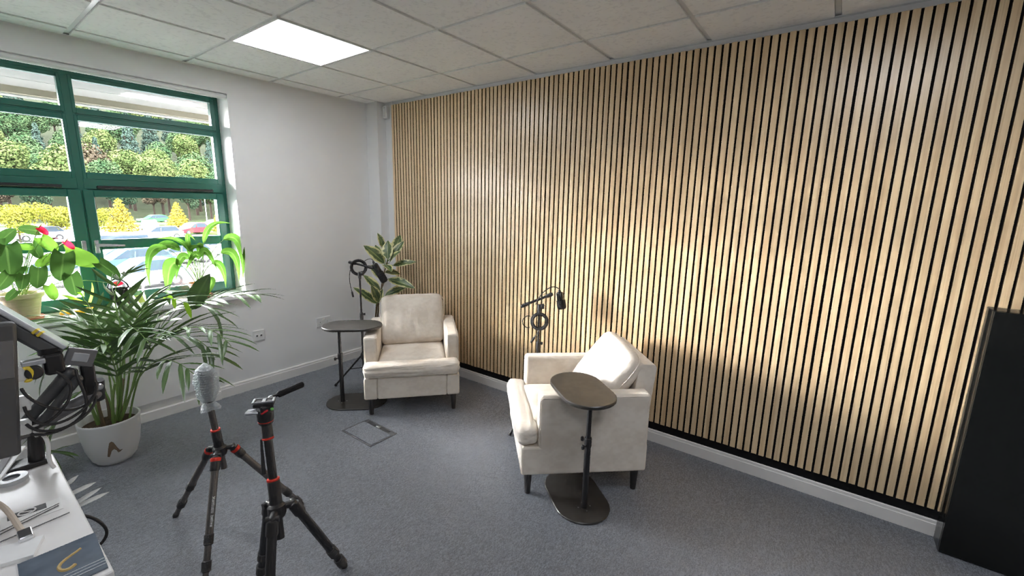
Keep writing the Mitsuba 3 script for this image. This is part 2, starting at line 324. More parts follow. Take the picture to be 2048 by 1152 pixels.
# alarm sensor on the slat wall's white strip
add('motion_sensor__body', rbox(0.001, 0.045, 0.190, 0.250, 2.425, 2.545, 0.010), 'plastic_white', 40)
add('motion_sensor__lens', rbox(0.040, 0.050, 0.198, 0.242, 2.445, 2.482, 0.008), 'trim_white', 40)
add('motion_sensor__indicator', rbox(0.0435, 0.0465, 0.212, 0.228, 2.522, 2.529, 0.0012), 'steel', 40)
tag('motion_sensor', 'small white motion sensor high in the corner beside the slats', 'alarm sensor')
# floor access box
fb = 'floor_box'
x0, x1, y0, y1 = 1.068, 1.292, 1.238, 1.578
mat('brushed_grey', (0.045, 0.047, 0.05), 0.6)
add(fb+'__rim', cat([box(x0, x0+.012, y0, y1, 0, .004, .001), box(x1-.012, x1, y0, y1, 0, .004, .001), box(x0+.012, x1-.012, y0, y0+.012, 0, .004, .001), box(x0+.012, x1-.012, y1-.012, y1, 0, .004, .001)]), 'brushed_grey', False)
add(fb+'__lid', box(x0+.044, x1-.014, y0+.014, y1-.014, 0, .005, .001), 'carpet', False)
add(fb+'__hinge_strip', box(x0+.013, x0+.043, y0+.014, y1-.014, 0, .0025), 'brushed_grey', False)
for s in (0, 1):
    a = y0+.04+s*.15
    k = num(fb+'__cable_slot'); add(k, box(x0+.015, x0+.040, a, a+.095, .0015, .0045, .001), 'rubber_black', False); labels[k] = {'label': 'black cable slot'}
add(fb+'__handle', rbox(x0+.018, x0+.036, y0+.142, y0+.182, .002, .010, .003), 'steel', 40)
tag(fb, 'square carpeted floor access lid with black cable slots between the armchairs', 'floor box')

# ------------------------------------------------------------------ outdoors (first floor room: car park 3 m below)
ZG = -3.0
def out(dx, dy, d):  # a spot at distance d from the room along a compass direction
    n = math.hypot(dx, dy); return CAM[0]+dx/n*d, CAM[1]+dy/n*d
def hillz(d, x=0):
    d = np.asarray(d, float)
    return ZG+np.where(d > 112, (d-112)*0.030, 0)+np.where(d > 160, (d-160)*0.31, 0)
mat('asphalt', proc(lambda p, n, uv: mix((0.0372, 0.0372, 0.0362), (0.0501, 0.0492, 0.0480), fbm(p.x*0.6, p.y*0.6, 0.0))), 0.9)
mat('verge_grass', proc(lambda p, n, uv: mix((0.0320, 0.0563, 0.0100), (0.0602, 0.0803, 0.0200), fbm(p.x*1.2, p.y*1.2, 0.0))), 0.95, spec=0.1)
mat('hill_soil', proc(lambda p, n, uv: mix((0.008, 0.011, 0.005), (0.016, 0.020, 0.009), fbm(p.x*0.3, p.y*0.3, 0.0))), 0.95, spec=0.05)
mat('line_white', (0.336, 0.336, 0.328), 0.8)
add('car_park', box(-160, 120, -112, -0.4, ZG-0.3, ZG), 'asphalt', False); tag('car_park', 'pale asphalt car park', kind='structure')
nx, nd = 41, 30
ang = np.linspace(-1.15, 0.75, nx); dist = np.linspace(100, 420, nd)
hv = [(CAM[0]+math.sin(a)*d, CAM[1]-math.cos(a)*d, ZG+0.01+(float(hillz(d*(1+0.06*math.sin(5*a))))-ZG)*float(np.clip((0.16-a)/0.12, 0, 1))) for d in dist for a in ang]
hf = []
for k in range(nd-1):
    for i in range(nx-1):
        a = k*nx+i; hf += [(a, a+nx, a+1), (a+1, a+nx, a+nx+1)]
add('hillside', TM(hv, hf), 'hill_soil', True); tag('hillside', 'wooded hillside beyond the car park', kind='structure')
def patch(name, pts, h, m, label):
    from shapely.geometry import Polygon
    e = trimesh.creation.extrude_polygon(Polygon(pts), h); e.apply_translation([0, 0, ZG]); add(name, e, m, False); tag(name, label, kind='structure')
patch('verge_1', [out(-.45, -.9, 96), out(-.02, -1, 96), out(.1, -1, 108), out(-.5, -.9, 108)], 0.12, 'verge_grass', 'green grass verge at the far edge of the car park')
patch('verge_2', [out(-.215, -.98, 62), out(-.15, -.99, 62), out(-.15, -.99, 68), out(-.215, -.98, 68)], 0.12, 'verge_grass', 'planting bed with yellow trees')
patch('verge_3', [out(-.36, -.94, 66), out(-.285, -.96, 72), out(-.285, -.96, 78), out(-.36, -.94, 76)], 0.12, 'verge_grass', 'grass island in the car park')
# overhang above the window
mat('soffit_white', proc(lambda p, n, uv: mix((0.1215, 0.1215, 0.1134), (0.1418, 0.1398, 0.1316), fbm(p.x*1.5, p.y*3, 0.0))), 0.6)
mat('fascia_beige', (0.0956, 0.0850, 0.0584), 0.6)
yb = -0.275
for y0_, y1_ in ((-0.500, yb), (-0.842, -0.514), (-1.190, -0.856)):
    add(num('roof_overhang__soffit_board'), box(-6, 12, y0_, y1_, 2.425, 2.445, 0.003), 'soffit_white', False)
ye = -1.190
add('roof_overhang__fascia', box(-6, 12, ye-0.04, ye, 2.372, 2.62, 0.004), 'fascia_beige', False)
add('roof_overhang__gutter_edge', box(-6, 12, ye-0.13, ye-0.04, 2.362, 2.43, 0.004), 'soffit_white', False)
add('roof_overhang__deck', box(-6, 12, ye, yb, 2.45, 2.70), 'felt_black', False)
tag('roof_overhang', 'pale boarded roof overhang above the window outside', 'roof overhang')
labels['roof_overhang__fascia'] = {'label': 'beige fascia board'}

# trees
def leafmat(name, a, b, s=0.9):
    scene[name] = {'type': 'twosided', 'bsdf': {'type': 'diffuse', 'reflectance': proc(lambda p, n, uv: mix(a, b, smoothstep(0.2, 0.8, 0.5*noise(p.x*s, p.y*s, p.z*s)+0.5*noise(p.x*4*s, p.y*4*s, p.z*4*s))))}}
leafmat('leaf_yellow', (0.1791, 0.1330, 0.0144), (0.2459, 0.2141, 0.0406), 2.0)
leafmat('leaf_yellowgreen', (0.1039, 0.1211, 0.0144), (0.2080, 0.1908, 0.0346), 1.2)
leafmat('leaf_light', (0.0477, 0.0753, 0.0238), (0.1011, 0.1227, 0.0465), 0.5)
leafmat('leaf_mid', (0.0281, 0.0584, 0.0265), (0.0677, 0.1009, 0.0465), 0.5)
leafmat('leaf_russet', (0.0449, 0.0356, 0.0265), (0.0898, 0.0726, 0.0465), 0.5)
leafmat('leaf_dark', (0.0194, 0.0386, 0.0238), (0.0422, 0.0665, 0.0378), 0.5)
leafmat('leaf_conifer', (0.030, 0.050, 0.040), (0.055, 0.082, 0.066), 0.3)
mat('bark', (0.0320, 0.0240, 0.0182), 0.9, spec=0.1)
def crown(n, blobs, leaf, r):
    """n leaf sprays spread over the skins of several blobs (cx, cy, cz, rx, rz)"""
    b = np.array(blobs, float); w = b[:, 3]*b[:, 4]; k = r.choice(len(b), n, p=w/w.sum())
    d = r.normal(size=(n, 3)); d /= np.linalg.norm(d, axis=1, keepdims=True)
    rad = 0.72+0.33*r.random((n, 1))
    c = b[k, :3]+d*np.stack([b[k, 3], b[k, 3], b[k, 4]], 1)*rad
    nrm = d+r.normal(size=(n, 3))*0.55+[0, 0, 0.35]; nrm /= np.linalg.norm(nrm, axis=1, keepdims=True)
    a = np.cross(nrm, r.normal(size=(n, 3))); a /= np.linalg.norm(a, axis=1, keepdims=True); e = np.cross(nrm, a)
    s = leaf*(0.6+0.8*r.random((n, 1)))
    v = np.stack([c-a*s, c-e*s*0.6, c+a*s, c+e*s*0.6], 1).reshape(-1, 3)
    i = np.arange(n)[:, None]*4
    return TM(v, np.vstack([i+[0, 1, 2], i+[0, 2, 3]]))
def broad_blobs(r, h, w, n=9):
    bl = [(0, 0, h*0.62, w*0.36, h*0.26)]
    for q in range(n):
        a = q*2*PI/n+r.uniform(-.3, .3); t = r.uniform(0.1, 0.33)
        bl.append((w*t*math.cos(a), w*t*math.sin(a), h*r.uniform(0.36, 0.84), w*r.uniform(.15, .24), h*r.uniform(.09, .16)))
    return bl
def cone_blobs(h, w, n=9): return [(0, 0, h*(0.12+0.86*q/n), w*0.5*(1-q/n*0.93), h*0.075) for q in range(n)]
def proto(kind, h, w, n, leaf, seed):
    r = np.random.default_rng(seed)
    bl = broad_blobs(r, h, w) if kind == 'broad' else cone_blobs(h, w)
    cr = mikit.ply(crown(n, bl, leaf, r), None, False)
    br = [cyl((0, 0, -0.5), (0, 0, h*0.6), h*0.022, h*0.010, 8)]
    for q in range(4):
        a = q*1.7+seed; br.append(cyl((0, 0, h*0.3), (math.cos(a)*w*0.25, math.sin(a)*w*0.25, h*0.6), h*0.010, h*0.005, 6))
    return cr, mikit.ply(cat(br), 'bark', 30)
P_broad = [proto('broad', 15, 8.8, 6000, 0.25, s) for s in (1, 2, 3)]
P_con = [proto('cone', 17, 6.0, 4200, 0.26, s) for s in (4, 5)]
P_yel = [proto('cone', 4.6, 3.6, 2600, 0.11, 8), proto('broad', 4.0, 4.2, 2600, 0.11, 9)]
def tree(base, pr, m, x, y, z, s, rz, label, group=None, sz=None):
    k = num(base); M = T().translate([x, y, z]).rotate([0, 0, 1], rz).scale([s, s, sz or s])
    scene[k+'__crown'] = {**pr[0], 'bsdf': {'type': 'ref', 'id': m}, 'to_world': M}
    scene[k+'__trunk'] = {**pr[1], 'to_world': M}
    tag(k, label, 'tree', group)
for pr, m, dx, dy, d, s, lab in (
    (P_yel[0], 'leaf_yellow', -.202, -.98, 65, 1.0, 'tall cone shaped yellow autumn tree in the car park left of the red car'),
    (P_yel[0], 'leaf_yellow', -.277, -.961, 74, 0.92, 'golden autumn tree standing directly beside the red car'),
    (P_yel[1], 'leaf_yellowgreen', -.172, -.985, 70, 0.85, 'low yellow green tree seen beside the green window mullion'),
    (P_yel[1], 'leaf_yellowgreen', -.130, -.99, 66, 0.95, 'yellow tree nearest the mullion in the left lower window'),
    (P_yel[1], 'leaf_yellowgreen', -.085, -.997, 64, 1.0, 'yellow green tree above the red anthurium flowers'),
    (P_yel[0], 'leaf_yellowgreen', -.340, -.94, 72, 0.85, 'slim yellow tree at the right edge of the window'),
    (P_yel[1], 'leaf_yellow', -.04, -.999, 70, 1.0, 'yellow tree at the far left outside the window')):
    x, y = out(dx, dy, d); tree('autumn_tree', pr, m, x, y, ZG, s, 40*dx*100, lab)
woods = [('broad', 118, 12, ['leaf_dark', 'leaf_russet', 'leaf_dark', 'leaf_mid'], 0.62, 'bushy tree along the foot of the wood behind the car park', 'trees along the foot of the wood'),
         ('broad', 129, 10, ['leaf_light', 'leaf_light', 'leaf_mid'], 1.0, 'bright green broadleaf tree at the front of the hillside wood', 'broadleaf trees at the front of the wood'),
         ('broad', 147, 11, ['leaf_mid', 'leaf_light', 'leaf_russet', 'leaf_mid'], 1.12, 'green broadleaf tree in the middle of the hillside wood', 'broadleaf trees in the middle of the wood'),
         ('mixed', 166, 13, ['leaf_mid', 'leaf_conifer', 'leaf_light'], 1.05, 'green tree on the lower slope of the hill', 'trees on the lower slope'),
         ('mixed', 185, 15, ['leaf_mid', 'leaf_conifer', 'leaf_light'], 1.05, 'green tree halfway up the hill', 'trees halfway up the hill'),
         ('mixed', 205, 17, ['leaf_mid', 'leaf_conifer', 'leaf_mid'], 1.1, 'green tree high on the hill', 'trees high on the hill'),
         ('mixed', 228, 19, ['leaf_mid', 'leaf_conifer', 'leaf_light'], 1.2, 'green tree near the hilltop', 'trees near the hilltop')]
wr = np.random.default_rng(21)
for kind, d, n, ms, s, lab, grp in woods:
    for q in range(n):
        a = -0.50+0.55*(q+0.5+wr.uniform(-.18, .18))/n; dd = d+(4.5 if q % 2 else -4.5)+wr.uniform(-1, 1)
        x, y = out(math.sin(a), -math.cos(a), dd)
        pr = P_con[q % 2] if kind == 'mixed' and q % 3 == 1 else P_broad[q % 3]
        sc = s*wr.uniform(0.85, 1.15)
        tree('woodland_tree', pr, ms[q % len(ms)], x, y, float(hillz(dd))-0.3, sc, wr.uniform(0, 360), lab, grp)
mat('post_white', (0.1405, 0.1442, 0.1442), 0.5)
x, y = out(-.318, -.948, 100)
add('lamp_column__post', cyl((x, y, ZG), (x, y, ZG+6), 0.10, 0.07, 10), 'post_white', 30); add('lamp_column__head', box(x-.5, x+.15, y-.12, y+.12, ZG+6, ZG+6.15, .02), 'post_white', False)
tag('lamp_column', 'pale lamp post at the far side of the car park', 'lamp post')
# cars
mat('car_glass', (0.03, 0.045, 0.06), 0.05); mat('tyre', (0.02, 0.02, 0.02), 0.8); mat('rim_grey', (0.4, 0.4, 0.42), 0.3, metallic=0.6)
mat('lamp_red', (0.5, 0.02, 0.02), 0.2); mat('lamp_clear', (0.75, 0.78, 0.8), 0.1)
for nm, c in (('car_white', (0.2835, 0.2871, 0.2907)), ('car_silver', (0.1818, 0.1890, 0.2007)), ('car_blue', (0.0378, 0.0828, 0.1584)), ('car_red', (0.2340, 0.0072, 0.0153)), ('car_green', (0.0225, 0.1440, 0.0378)), ('car_dark', (0.0117, 0.0153, 0.0225)), ('car_paleblue', (0.1512, 0.1962, 0.2340))):
    mat(nm, c, 0.35, spec=0.3)
def sect(prof, w, shrink):
    """rings across the car's width from a side profile"""
    p = np.array(prof, float); c = p.mean(0); r = []
    for y, s in ((-w, shrink), (-w*0.92, 1.0), (w*0.92, 1.0), (w, shrink)):
        q = c+(p-c)*[0.5+0.5*s, s] if s < 1 else p
        r.append(np.stack([q[:, 0], np.full(len(q), y), q[:, 1]], 1))
    return loft(r)
def car_protos(L, H, kind):
    hb = H*0.60
    if kind == 'van':
        body = [(-L/2, .35), (L/2-.1, .35), (L/2, .6), (L/2-.05, 1.05), (L/2-.75, 1.15), (L/2-1.35, H), (-L/2+.12, H), (-L/2, H-.25)]
        glass = [(L/2-.80, 1.16), (L/2-1.36, H-.12), (-L/2+.5, H-.18), (-L/2+.4, 1.2)]
        gs = 0.955
    else:
        body = [(-L/2, .45), (-L/2+.15, .28), (L/2-.2, .28), (L/2, .45), (L/2-.05, .72), (L/2-1.1, hb), (-L/2+.35, hb+.04), (-L/2+.02, .8)]
        glass = [(L/2-1.15, hb-.02), (L/2-1.95, H-.05), (L/2-2.3, H), (-L/2+1.1, H), (-L/2+.7, H-.06), (-L/2+.25, hb+.0)]
        gs = 0.9
    P = {'body': mikit.ply(sect(body, 0.88, 0.94), None, 25)}
    if kind == 'van': P['windows'] = mikit.ply(sect(glass, 0.895, 0.98), 'car_glass', 25)
    else:
        g = np.array(glass); c = g.mean(0)
        P['windows'] = mikit.ply(sect(c+(g-c)*[0.96, 0.9]-[0, 0.02], 0.80, 0.95), 'car_glass', 25)
        roof = [(L/2-2.0, H-.07), (L/2-2.3, H+.012), (-L/2+1.05, H+.012), (-L/2+.62, H-.06)]
        top = [sect(roof, 0.74, 0.9)]
        for s in (-1, 1):
            for a, b in (((L/2-1.2, hb-.02), (L/2-2.05, H-.04)), ((-L/2+.28, hb), (-L/2+.72, H-.05)), ((0.0, hb), (-0.12, H-.03))):
                top.append(tube([(a[0], s*.84, a[1]), ((a[0]+b[0])/2, s*.80, (a[1]+b[1])/2+.02), (b[0], s*.735, b[1])], 0.035, 6))
        P['roof'] = mikit.ply(cat(top), None, 25)
    P['wheels'] = [mikit.ply(cat([stack((x, y*0.76, .31), (x, y*0.90, .31), [(0, .29), (.2, .315), (.8, .315), (1, .28)], 20)]), 'tyre', 30) for x in (-L/2+.8, L/2-.85) for y in (-1, 1)]
    P['hubs'] = [mikit.ply(cyl((x, y*0.88, .31), (x, y*0.906, .31), .20, .18, 14), 'rim_grey', 30) for x in (-L/2+.8, L/2-.85) for y in (-1, 1)]
    P['head'] = mikit.ply(cat([rbox(L/2-.16, L/2+.01, s*.62-.16, s*.62+.16, .60, .72, .03) for s in (-1, 1)]), 'lamp_clear', 30)
    P['tail'] = mikit.ply(cat([rbox(-L/2-.01, -L/2+.12, s*.70-.10, s*.70+.10, .70, .86, .03) for s in (-1, 1)]), 'lamp_red', 30)
    return P
CP = {'hatch': car_protos(4.1, 1.48, 'car'), 'saloon': car_protos(4.6, 1.45, 'car'), 'van': car_protos(5.0, 1.95, 'van')}
def car(base, kind, paint, dx, dy, d, rz, label, cat_='car'):
    x, y = out(dx, dy, d); k = num(base); P = CP[kind]; M = T().translate([x, y, ZG]).rotate([0, 0, 1], rz)
    w = {'to_world': M}; pb = {'bsdf': {'type': 'ref', 'id': paint}}
    scene[k+'__body'] = {**P['body'], **pb, **w}
    scene[k+'__windows'] = {**P['windows'], **w}
    if 'roof' in P: scene[k+'__roof'] = {**P['roof'], **pb, **w}
    for q in range(4):
        wk = k+'__wheel'+('' if q == 0 else f'_{q:03d}'); scene[wk] = {**P['wheels'][q], **w}; scene[wk+'__hub'] = {**P['hubs'][q], **w}
    scene[k+'__headlamps'] = {**P['head'], **w}; scene[k+'__tail_lamps'] = {**P['tail'], **w}
    tag(k, label, cat_)
car('car', 'hatch', 'car_red', -.294, -.956, 70, 25, 'red hatchback parked beside the golden tree')
car('car', 'saloon', 'car_green', -.244, -.97, 104, 8, 'bright green car at the far edge of the car park')
car('car', 'hatch', 'car_paleblue', -.238, -.971, 80, 80, 'pale blue hatchback parked between the two yellow trees')
car('car', 'saloon', 'car_white', -.246, -.969, 63, 10, 'white saloon car in front of the pale blue hatchback')
car('car', 'hatch', 'car_dark', -.326, -.945, 80, 20, 'dark car behind the red hatchback')
car('car', 'saloon', 'car_silver', -.348, -.938, 86, 15, 'silver car at the right edge of the window')
car('van', 'van', 'car_white', -.185, -.983, 44, 6, 'white van with a row of dark windows across the lower window pane', 'van')
car('car', 'saloon', 'car_blue', -.205, -.98, 36.5, 8, 'blue saloon car in the near parking row below the white van')
car('car', 'saloon', 'car_silver', -.268, -.963, 39, 8, 'silver saloon in the near parking row behind the peace lily')
car('car', 'hatch', 'car_white', -.322, -.947, 44, 8, 'white hatchback in the near parking row next to the window jamb')
car('car', 'hatch', 'car_paleblue', -.215, -.977, 29.5, 6, 'pale blue hatchback nearest the building in the lower window pane')
car('car', 'saloon', 'car_white', -.11, -.994, 45, 5, 'white saloon seen behind the anthurium pot')
car('car', 'hatch', 'car_silver', -.095, -.995, 32, 5, 'silver hatchback near the building behind the anthurium')
car('car', 'hatch', 'car_white', -.105, -.994, 66, 10, 'white hatchback in front of the yellow trees on the left')
for q in range(12):
    x, y = out(-.05-.03*q, -1, 38); add(num('car_park__bay_line'), box(x-.05, x+.05, y-2.4, y+2.4, ZG, ZG+.006), 'line_white', False)

# ------------------------------------------------------------------ armchairs
def armchair(ox, oy, th, label, slump, seed):
    k = num('armchair')
    f = np.array([math.cos(th), math.sin(th), 0]); r = np.array([-f[1], f[0], 0])
    M = frame_matrix([ox, oy, 0], r, f, [0, 0, 1.0])          # local: x across, y forwards, z up; front edge at y=0
    W, D, h0, h1, h2, h3, aw, st = 0.723, 0.722, 0.137, 0.308, 0.418, 0.608, 0.098, 0.095
    hw = W/2
    A = lambda name, m, mt, sm=40: add(k+'__'+name, xf(m, M), mt, sm)
    for i, s in enumerate((-1, 1)):
        a0, a1 = sorted((s*hw, s*(hw-aw)))
        low = rbox(a0, a1, -D, -0.001, h0, h1, 0.014); up = rbox(a0, a1, -D, -st, h0+0.03, h3, 0.022)
        A('arm'+('' if i == 0 else '_001'), cat([low, up]), 'velvet_cream')
        ak = k+'__arm'+('' if i == 0 else '_001')
        pts = [(s*hw*0.995, -D+0.02, h3-0.012), (s*hw*0.995, -st-0.02, h3-0.012), (s*hw*0.995, -st-0.003, h3-0.03), (s*hw*0.995, -st-0.002, h1+0.02)]
        add(ak+'__piping', xf(tube(np.array(pts), 0.0032, 6), M), 'velvet_cream', 40)
    A('front_panel', rbox(-hw+aw+0.001, hw-aw-0.001, -0.45, -0.002, h0+0.001, h1, 0.012), 'velvet_cream')
    A('base', box(-hw+aw, hw-aw, -D+0.02, -0.40, h0+0.004, h1), 'velvet_cream', False)
    # leaning back frame between the arms
    sec = [(-0.60, h0+0.02), (-D, h0+0.02), (-D-0.02, h3), (-0.775, 0.722), (-0.765, 0.738), (-0.70, 0.744), (-0.685, 0.735), (-0.665, 0.60)]
    A('back_frame', hull(np.vstack([_ico*0.006+[x, y, z] for x in (-0.262, 0.262) for y, z in sec])), 'velvet_cream')
    # seat cushion with T front
    cx = cushion(hw-aw-0.002, 0.30, 0.058, 0.045, 0.10, 0.006, seed, freq=(9, 16, 9))
    cx.apply_translation([0, -0.36, (h1+h2)/2+0.004])
    tf = cushion(hw+0.002, 0.062, 0.057, 0.042, 0.04, 0.007, seed+3, freq=(5, 30, 48))
    tf.apply_translation([0, -0.034, (h1+h2)/2+0.004])
    A('seat_cushion', cat([cx, tf]), 'velvet_cream', True)
    def crease(q):
        # sag and folds running up from the lower edge
        x, y = q[:, 0], q[:, 1]
        q[:, 2] += np.where(q[:, 2] > 0, 1, -0.3)*(0.010*np.sin(38*x+6*y+seed)*np.clip(1-abs(x-0.10)/0.16, 0, 1)*np.clip(0.9-abs(y+0.02)/0.22, 0, 1))
        q[:, 2] += np.where(q[:, 2] > 0, 1, 0)*0.009*np.sin(60*(x+0.7*y)+seed)*np.clip((x-0.12)/0.15, 0, 1)*np.clip((-y+0.05)/0.2, 0, 1)
        q[:, 1] -= 0.014*np.clip(1-(x/0.28)**2, 0, 1)*np.clip(y/0.2, 0, 1)*-1
        return q
    bc = cushion(0.268, 0.212, 0.062, 0.052, 0.42, 0.010, seed+5, freq=(17, 6, 9), crease=crease)
    lean, by, bz, roll = slump
    c, s = math.cos(lean), math.sin(lean)
    # cushion plane: its local y climbs the back, its local z faces the sitter
    ey = np.array([0, -s, c]); ez = np.array([0, c, s]); ex = np.array([1.0, 0, 0])
    cr, sr = math.cos(roll), math.sin(roll); ex, ey = ex*cr+ey*sr, -ex*sr+ey*cr
    A('back_cushion', xf(bc, frame_matrix([0.0, by, bz], ex, ey, np.cross(ex, ey))), 'velvet_cream', True)
    seam = spline([(-.262, -.20, 0), (-.266, 0, 0), (-.262, .2, 0), (0, .222, 0), (.262, .2, 0), (.266, 0, 0), (.262, -.2, 0)], 40)
    add(k+'__back_cushion__seam', xf(xf(tube(seam, 0.003, 6), np.eye(4)), M@frame_matrix([0.0, by, bz], ex, ey, np.cross(ex, ey))), 'velvet_cream', 40)
    for i, (x, y) in enumerate(((-hw+.045, -.047), (hw-.045, -.047), (-hw+.045, -D+.05), (hw-.045, -D+.05))):
        A('leg'+('' if i == 0 else f'_{i:03d}'), stack((x, y, h0+0.01), (x, y, 0), [(0, .024), (.08, .024), (.97, .0155), (1, .0145)], 16), 'wood_black', 30)
    tag(k, label, 'armchair')
    for i in range(4): labels[k+'__leg'+('' if i == 0 else f'_{i:03d}')] = {'label': 'black tapered wooden leg'}
    return k
armchair(0.797, 1.436, 0.846, 'cream velvet armchair in the corner facing the room, in front of the rubber plant', (0.46, -0.575, 0.612, 0.02), 1)
armchair(0.816, 2.430, -0.839, 'cream velvet armchair seen from its side with a table over its arm', (0.62, -0.56, 0.600, -0.03), 2)

# ------------------------------------------------------------------ C shaped side tables
def side_table(tx, ty, ta, bx, by, ba, px, py, label):
    k = num('side_table')
    add(k+'__tabletop', pose(capsule_slab(0.462, 0.144, 0.640, 0.660), tx, ty, 0, ta), 'table_black', 40)
    add(k+'__base_plate', pose(capsule_slab(0.478, 0.153, 0.0, 0.012), bx, by, 0, ba), 'table_black', 40)
    add(k+'__lower_pole', cyl((px, py, 0.012), (px, py, 0.405), 0.0165, n=24), 'metal_black', 30)
    add(k+'__upper_pole', cyl((px, py, 0.36), (px, py, 0.64), 0.0125, n=24), 'metal_black', 30)
    add(k+'__collar', stack((px, py, 0.375), (px, py, 0.425), [(0, .018), (.05, .0195), (.95, .0195), (1, .018)], 24), 'metal_black', 30)
    add(k+'__mount_plate', box(px-.045, px+.045, py-.045, py+.045, 0.635, 0.641, .001), 'metal_black', False)
    for i, a in enumerate((2.2, 3.9)):
        d = np.array([math.cos(_yaw+PI/2+a), math.sin(_yaw+PI/2+a), 0]); c = np.array([px, py, 0.398 if i == 0 else 0.385])
        add(num(k+'__knob'), cat([cyl(c+d*.015, c+d*.036, .0045, n=10), rbox(c[0]+d[0]*.042-.008, c[0]+d[0]*.042+.008, c[1]+d[1]*.042-.008, c[1]+d[1]*.042+.008, c[2]-.013, c[2]+.013, .006)]), 'metal_black', 30)
    for q in range(4):
        a = ba+q*PI/2
        add(num(k+'__screw'), cyl((px+.034*math.cos(a), py+.034*math.sin(a), .011), (px+.034*math.cos(a), py+.034*math.sin(a), .0145), .004, .0035, 10), 'steel', 30)
    tag(k, label, 'side table')
side_table(0.953, 0.912, 2.35, 0.949, 0.919, 2.311, 1.026, 0.836, 'black oval topped side table beside the corner armchair, near the window wall')
side_table(0.877, 2.916, 0.892, 0.871, 2.910, 0.875, 0.941, 2.999, 'black oval topped side table reaching over the arm of the right armchair')

# ------------------------------------------------------------------ microphone stands
def mic(key, top, bot, label):
    top, bot = np.asarray(top, float), np.asarray(bot, float)
    P = lambda t: top+(bot-top)*t
    add(key+'__body', stack(P(0.02), P(0.50), [(0, .012), (.06, .021), (.2, .025), (1, .026)], 28), 'gloss_black', 30)
    add(key+'__windscreen', stack(P(0.50), P(1.0), [(0, .027), (.05, .031), (.75, .032), (.93, .029), (1, .020)], 28), 'foam_black', 40)
    for t in (.50, .60, .70):
        kk = num(key+'__ring'); add(kk, stack(P(t), P(t+.018), [(0, .0315), (.3, .0332), (.7, .0332), (1, .0315)], 28), 'gloss_black', 30)
    add(key+'__connector', stack(P(-.10), P(0.03), [(0, .007), (.3, .009), (1, .010)], 14), 'metal_black', 30)
    tag(key, label, 'microphone')
def coil(key, c, R, r, toward, label, tail):
    c = np.asarray(c, float); a, b, d = basis(np.asarray(toward, float)); ms = []
    rr = np.random.default_rng(int(R*1e5))
    th = np.linspace(0, 2*PI, 49)[:-1]
    for q in range(9):
        o = np.array([rr.uniform(-1, 1), rr.uniform(-1, 1)])*r*0.62; ph = rr.uniform(0, 6)
        p = c+np.cos(th)[:, None]*a*(R+o[0])+np.sin(th)[:, None]*b*(R+o[0])+d*(o[1]+0.004*np.sin(2*th+ph))[:, None]
        ms.append(tube(p, 0.0048, 8, closed=True))
    add(key+'__loops', cat(ms), 'rubber_black', 40)
    add(key+'__tail', tube(spline(tail, 24), 0.003, 7), 'rubber_black', 40)
    e, e0 = np.asarray(tail[-1], float), np.asarray(tail[-2], float); u = (e-e0)/np.linalg.norm(e-e0)
    kk = key+'__plug'; add(kk, stack(e, e+u*.05, [(0, .005), (.2, .008), (1, .0085)], 14), 'metal_black', 30)
    tag(key, label, 'cable')
def boom_stand(x, y, ztop, hub, legs, back, tip, label):
    k = num('microphone_stand')
    add(k+'__lower_tube', cyl((x, y, hub-.12), (x, y, hub+.36), .0105, n=18), 'metal_black', 30)
    add(k+'__upper_tube', cyl((x, y, hub+.30), (x, y, ztop), .0078, n=18), 'metal_black', 30)
    add(k+'__clutch', stack((x, y, hub+.32), (x, y, hub+.39), [(0, .012), (.1, .0145), (.9, .0145), (1, .010)], 18), 'rubber_black', 30)
    cl = np.array([x, y, hub+.375]); e = np.array([math.cos(_yaw+PI/2), math.sin(_yaw+PI/2), 0])
    add(k+'__wing_knob', cat([cyl(cl, cl-e*-.022, .005, n=10), rbox(cl[0]+e[0]*.026-.007, cl[0]+e[0]*.026+.007, cl[1]+e[1]*.026-.007, cl[1]+e[1]*.026+.007, cl[2]-.010, cl[2]+.010, .005)]), 'rubber_black', 30)
    add(k+'__leg_hub', stack((x, y, hub-.03), (x, y, hub+.03), [(0, .016), (.1, .021), (.9, .021), (1, .014)], 18), 'rubber_black', 30)
    for q, a in enumerate(legs):
        rad = 0.27; ft = np.array([x+rad*math.cos(a), y+rad*math.sin(a), .008]); hp = np.array([x+.018*math.cos(a), y+.018*math.sin(a), hub])
        lk = k+'__leg'+('' if q == 0 else f'_{q:03d}')
        add(lk, tube([hp, ft], .0075, 10), 'metal_black', 30)
        add(lk+'__rubber_foot', stack(ft+(hp-ft)*.06, ft-(hp-ft)*.012, [(0, .008), (.2, .011), (.9, .011), (1, .008)], 12), 'rubber_black', 30)
        bm = hp+(ft-hp)*.45
        add(k+'__brace'+('' if q == 0 else f'_{q:03d}'), tube([(x+.012*math.cos(a), y+.012*math.sin(a), hub-.11), bm], .004, 6), 'metal_black', 30)
    top = np.array([x, y, ztop])
    add(k+'__swivel', cat([stack(top-[0, 0, .05], top+[0, 0, .012], [(0, .010), (.3, .014), (1, .014)], 16), stack(top+e*.004, top+e*.034, [(0, .008), (.3, .019), (.9, .019), (1, .012)], 16)]), 'rubber_black', 30)
    back, tip = np.asarray(back, float), np.asarray(tip, float)
    add(k+'__boom_arm', tube([back, tip], .0085, 14), 'metal_black', 30)
    u = (tip-back)/np.linalg.norm(tip-back)
    add(k+'__boom_cap', stack(back-u*.005, back+u*.06, [(0, .008), (.1, .0125), (.9, .0125), (1, .009)], 14), 'rubber_black', 30)
    add(k+'__clamp', stack(tip-u*.045, tip+u*.012, [(0, .009), (.3, .014), (.8, .014), (1, .010)], 14), 'rubber_black', 30)
    tag(k, label, 'microphone stand')
    return k
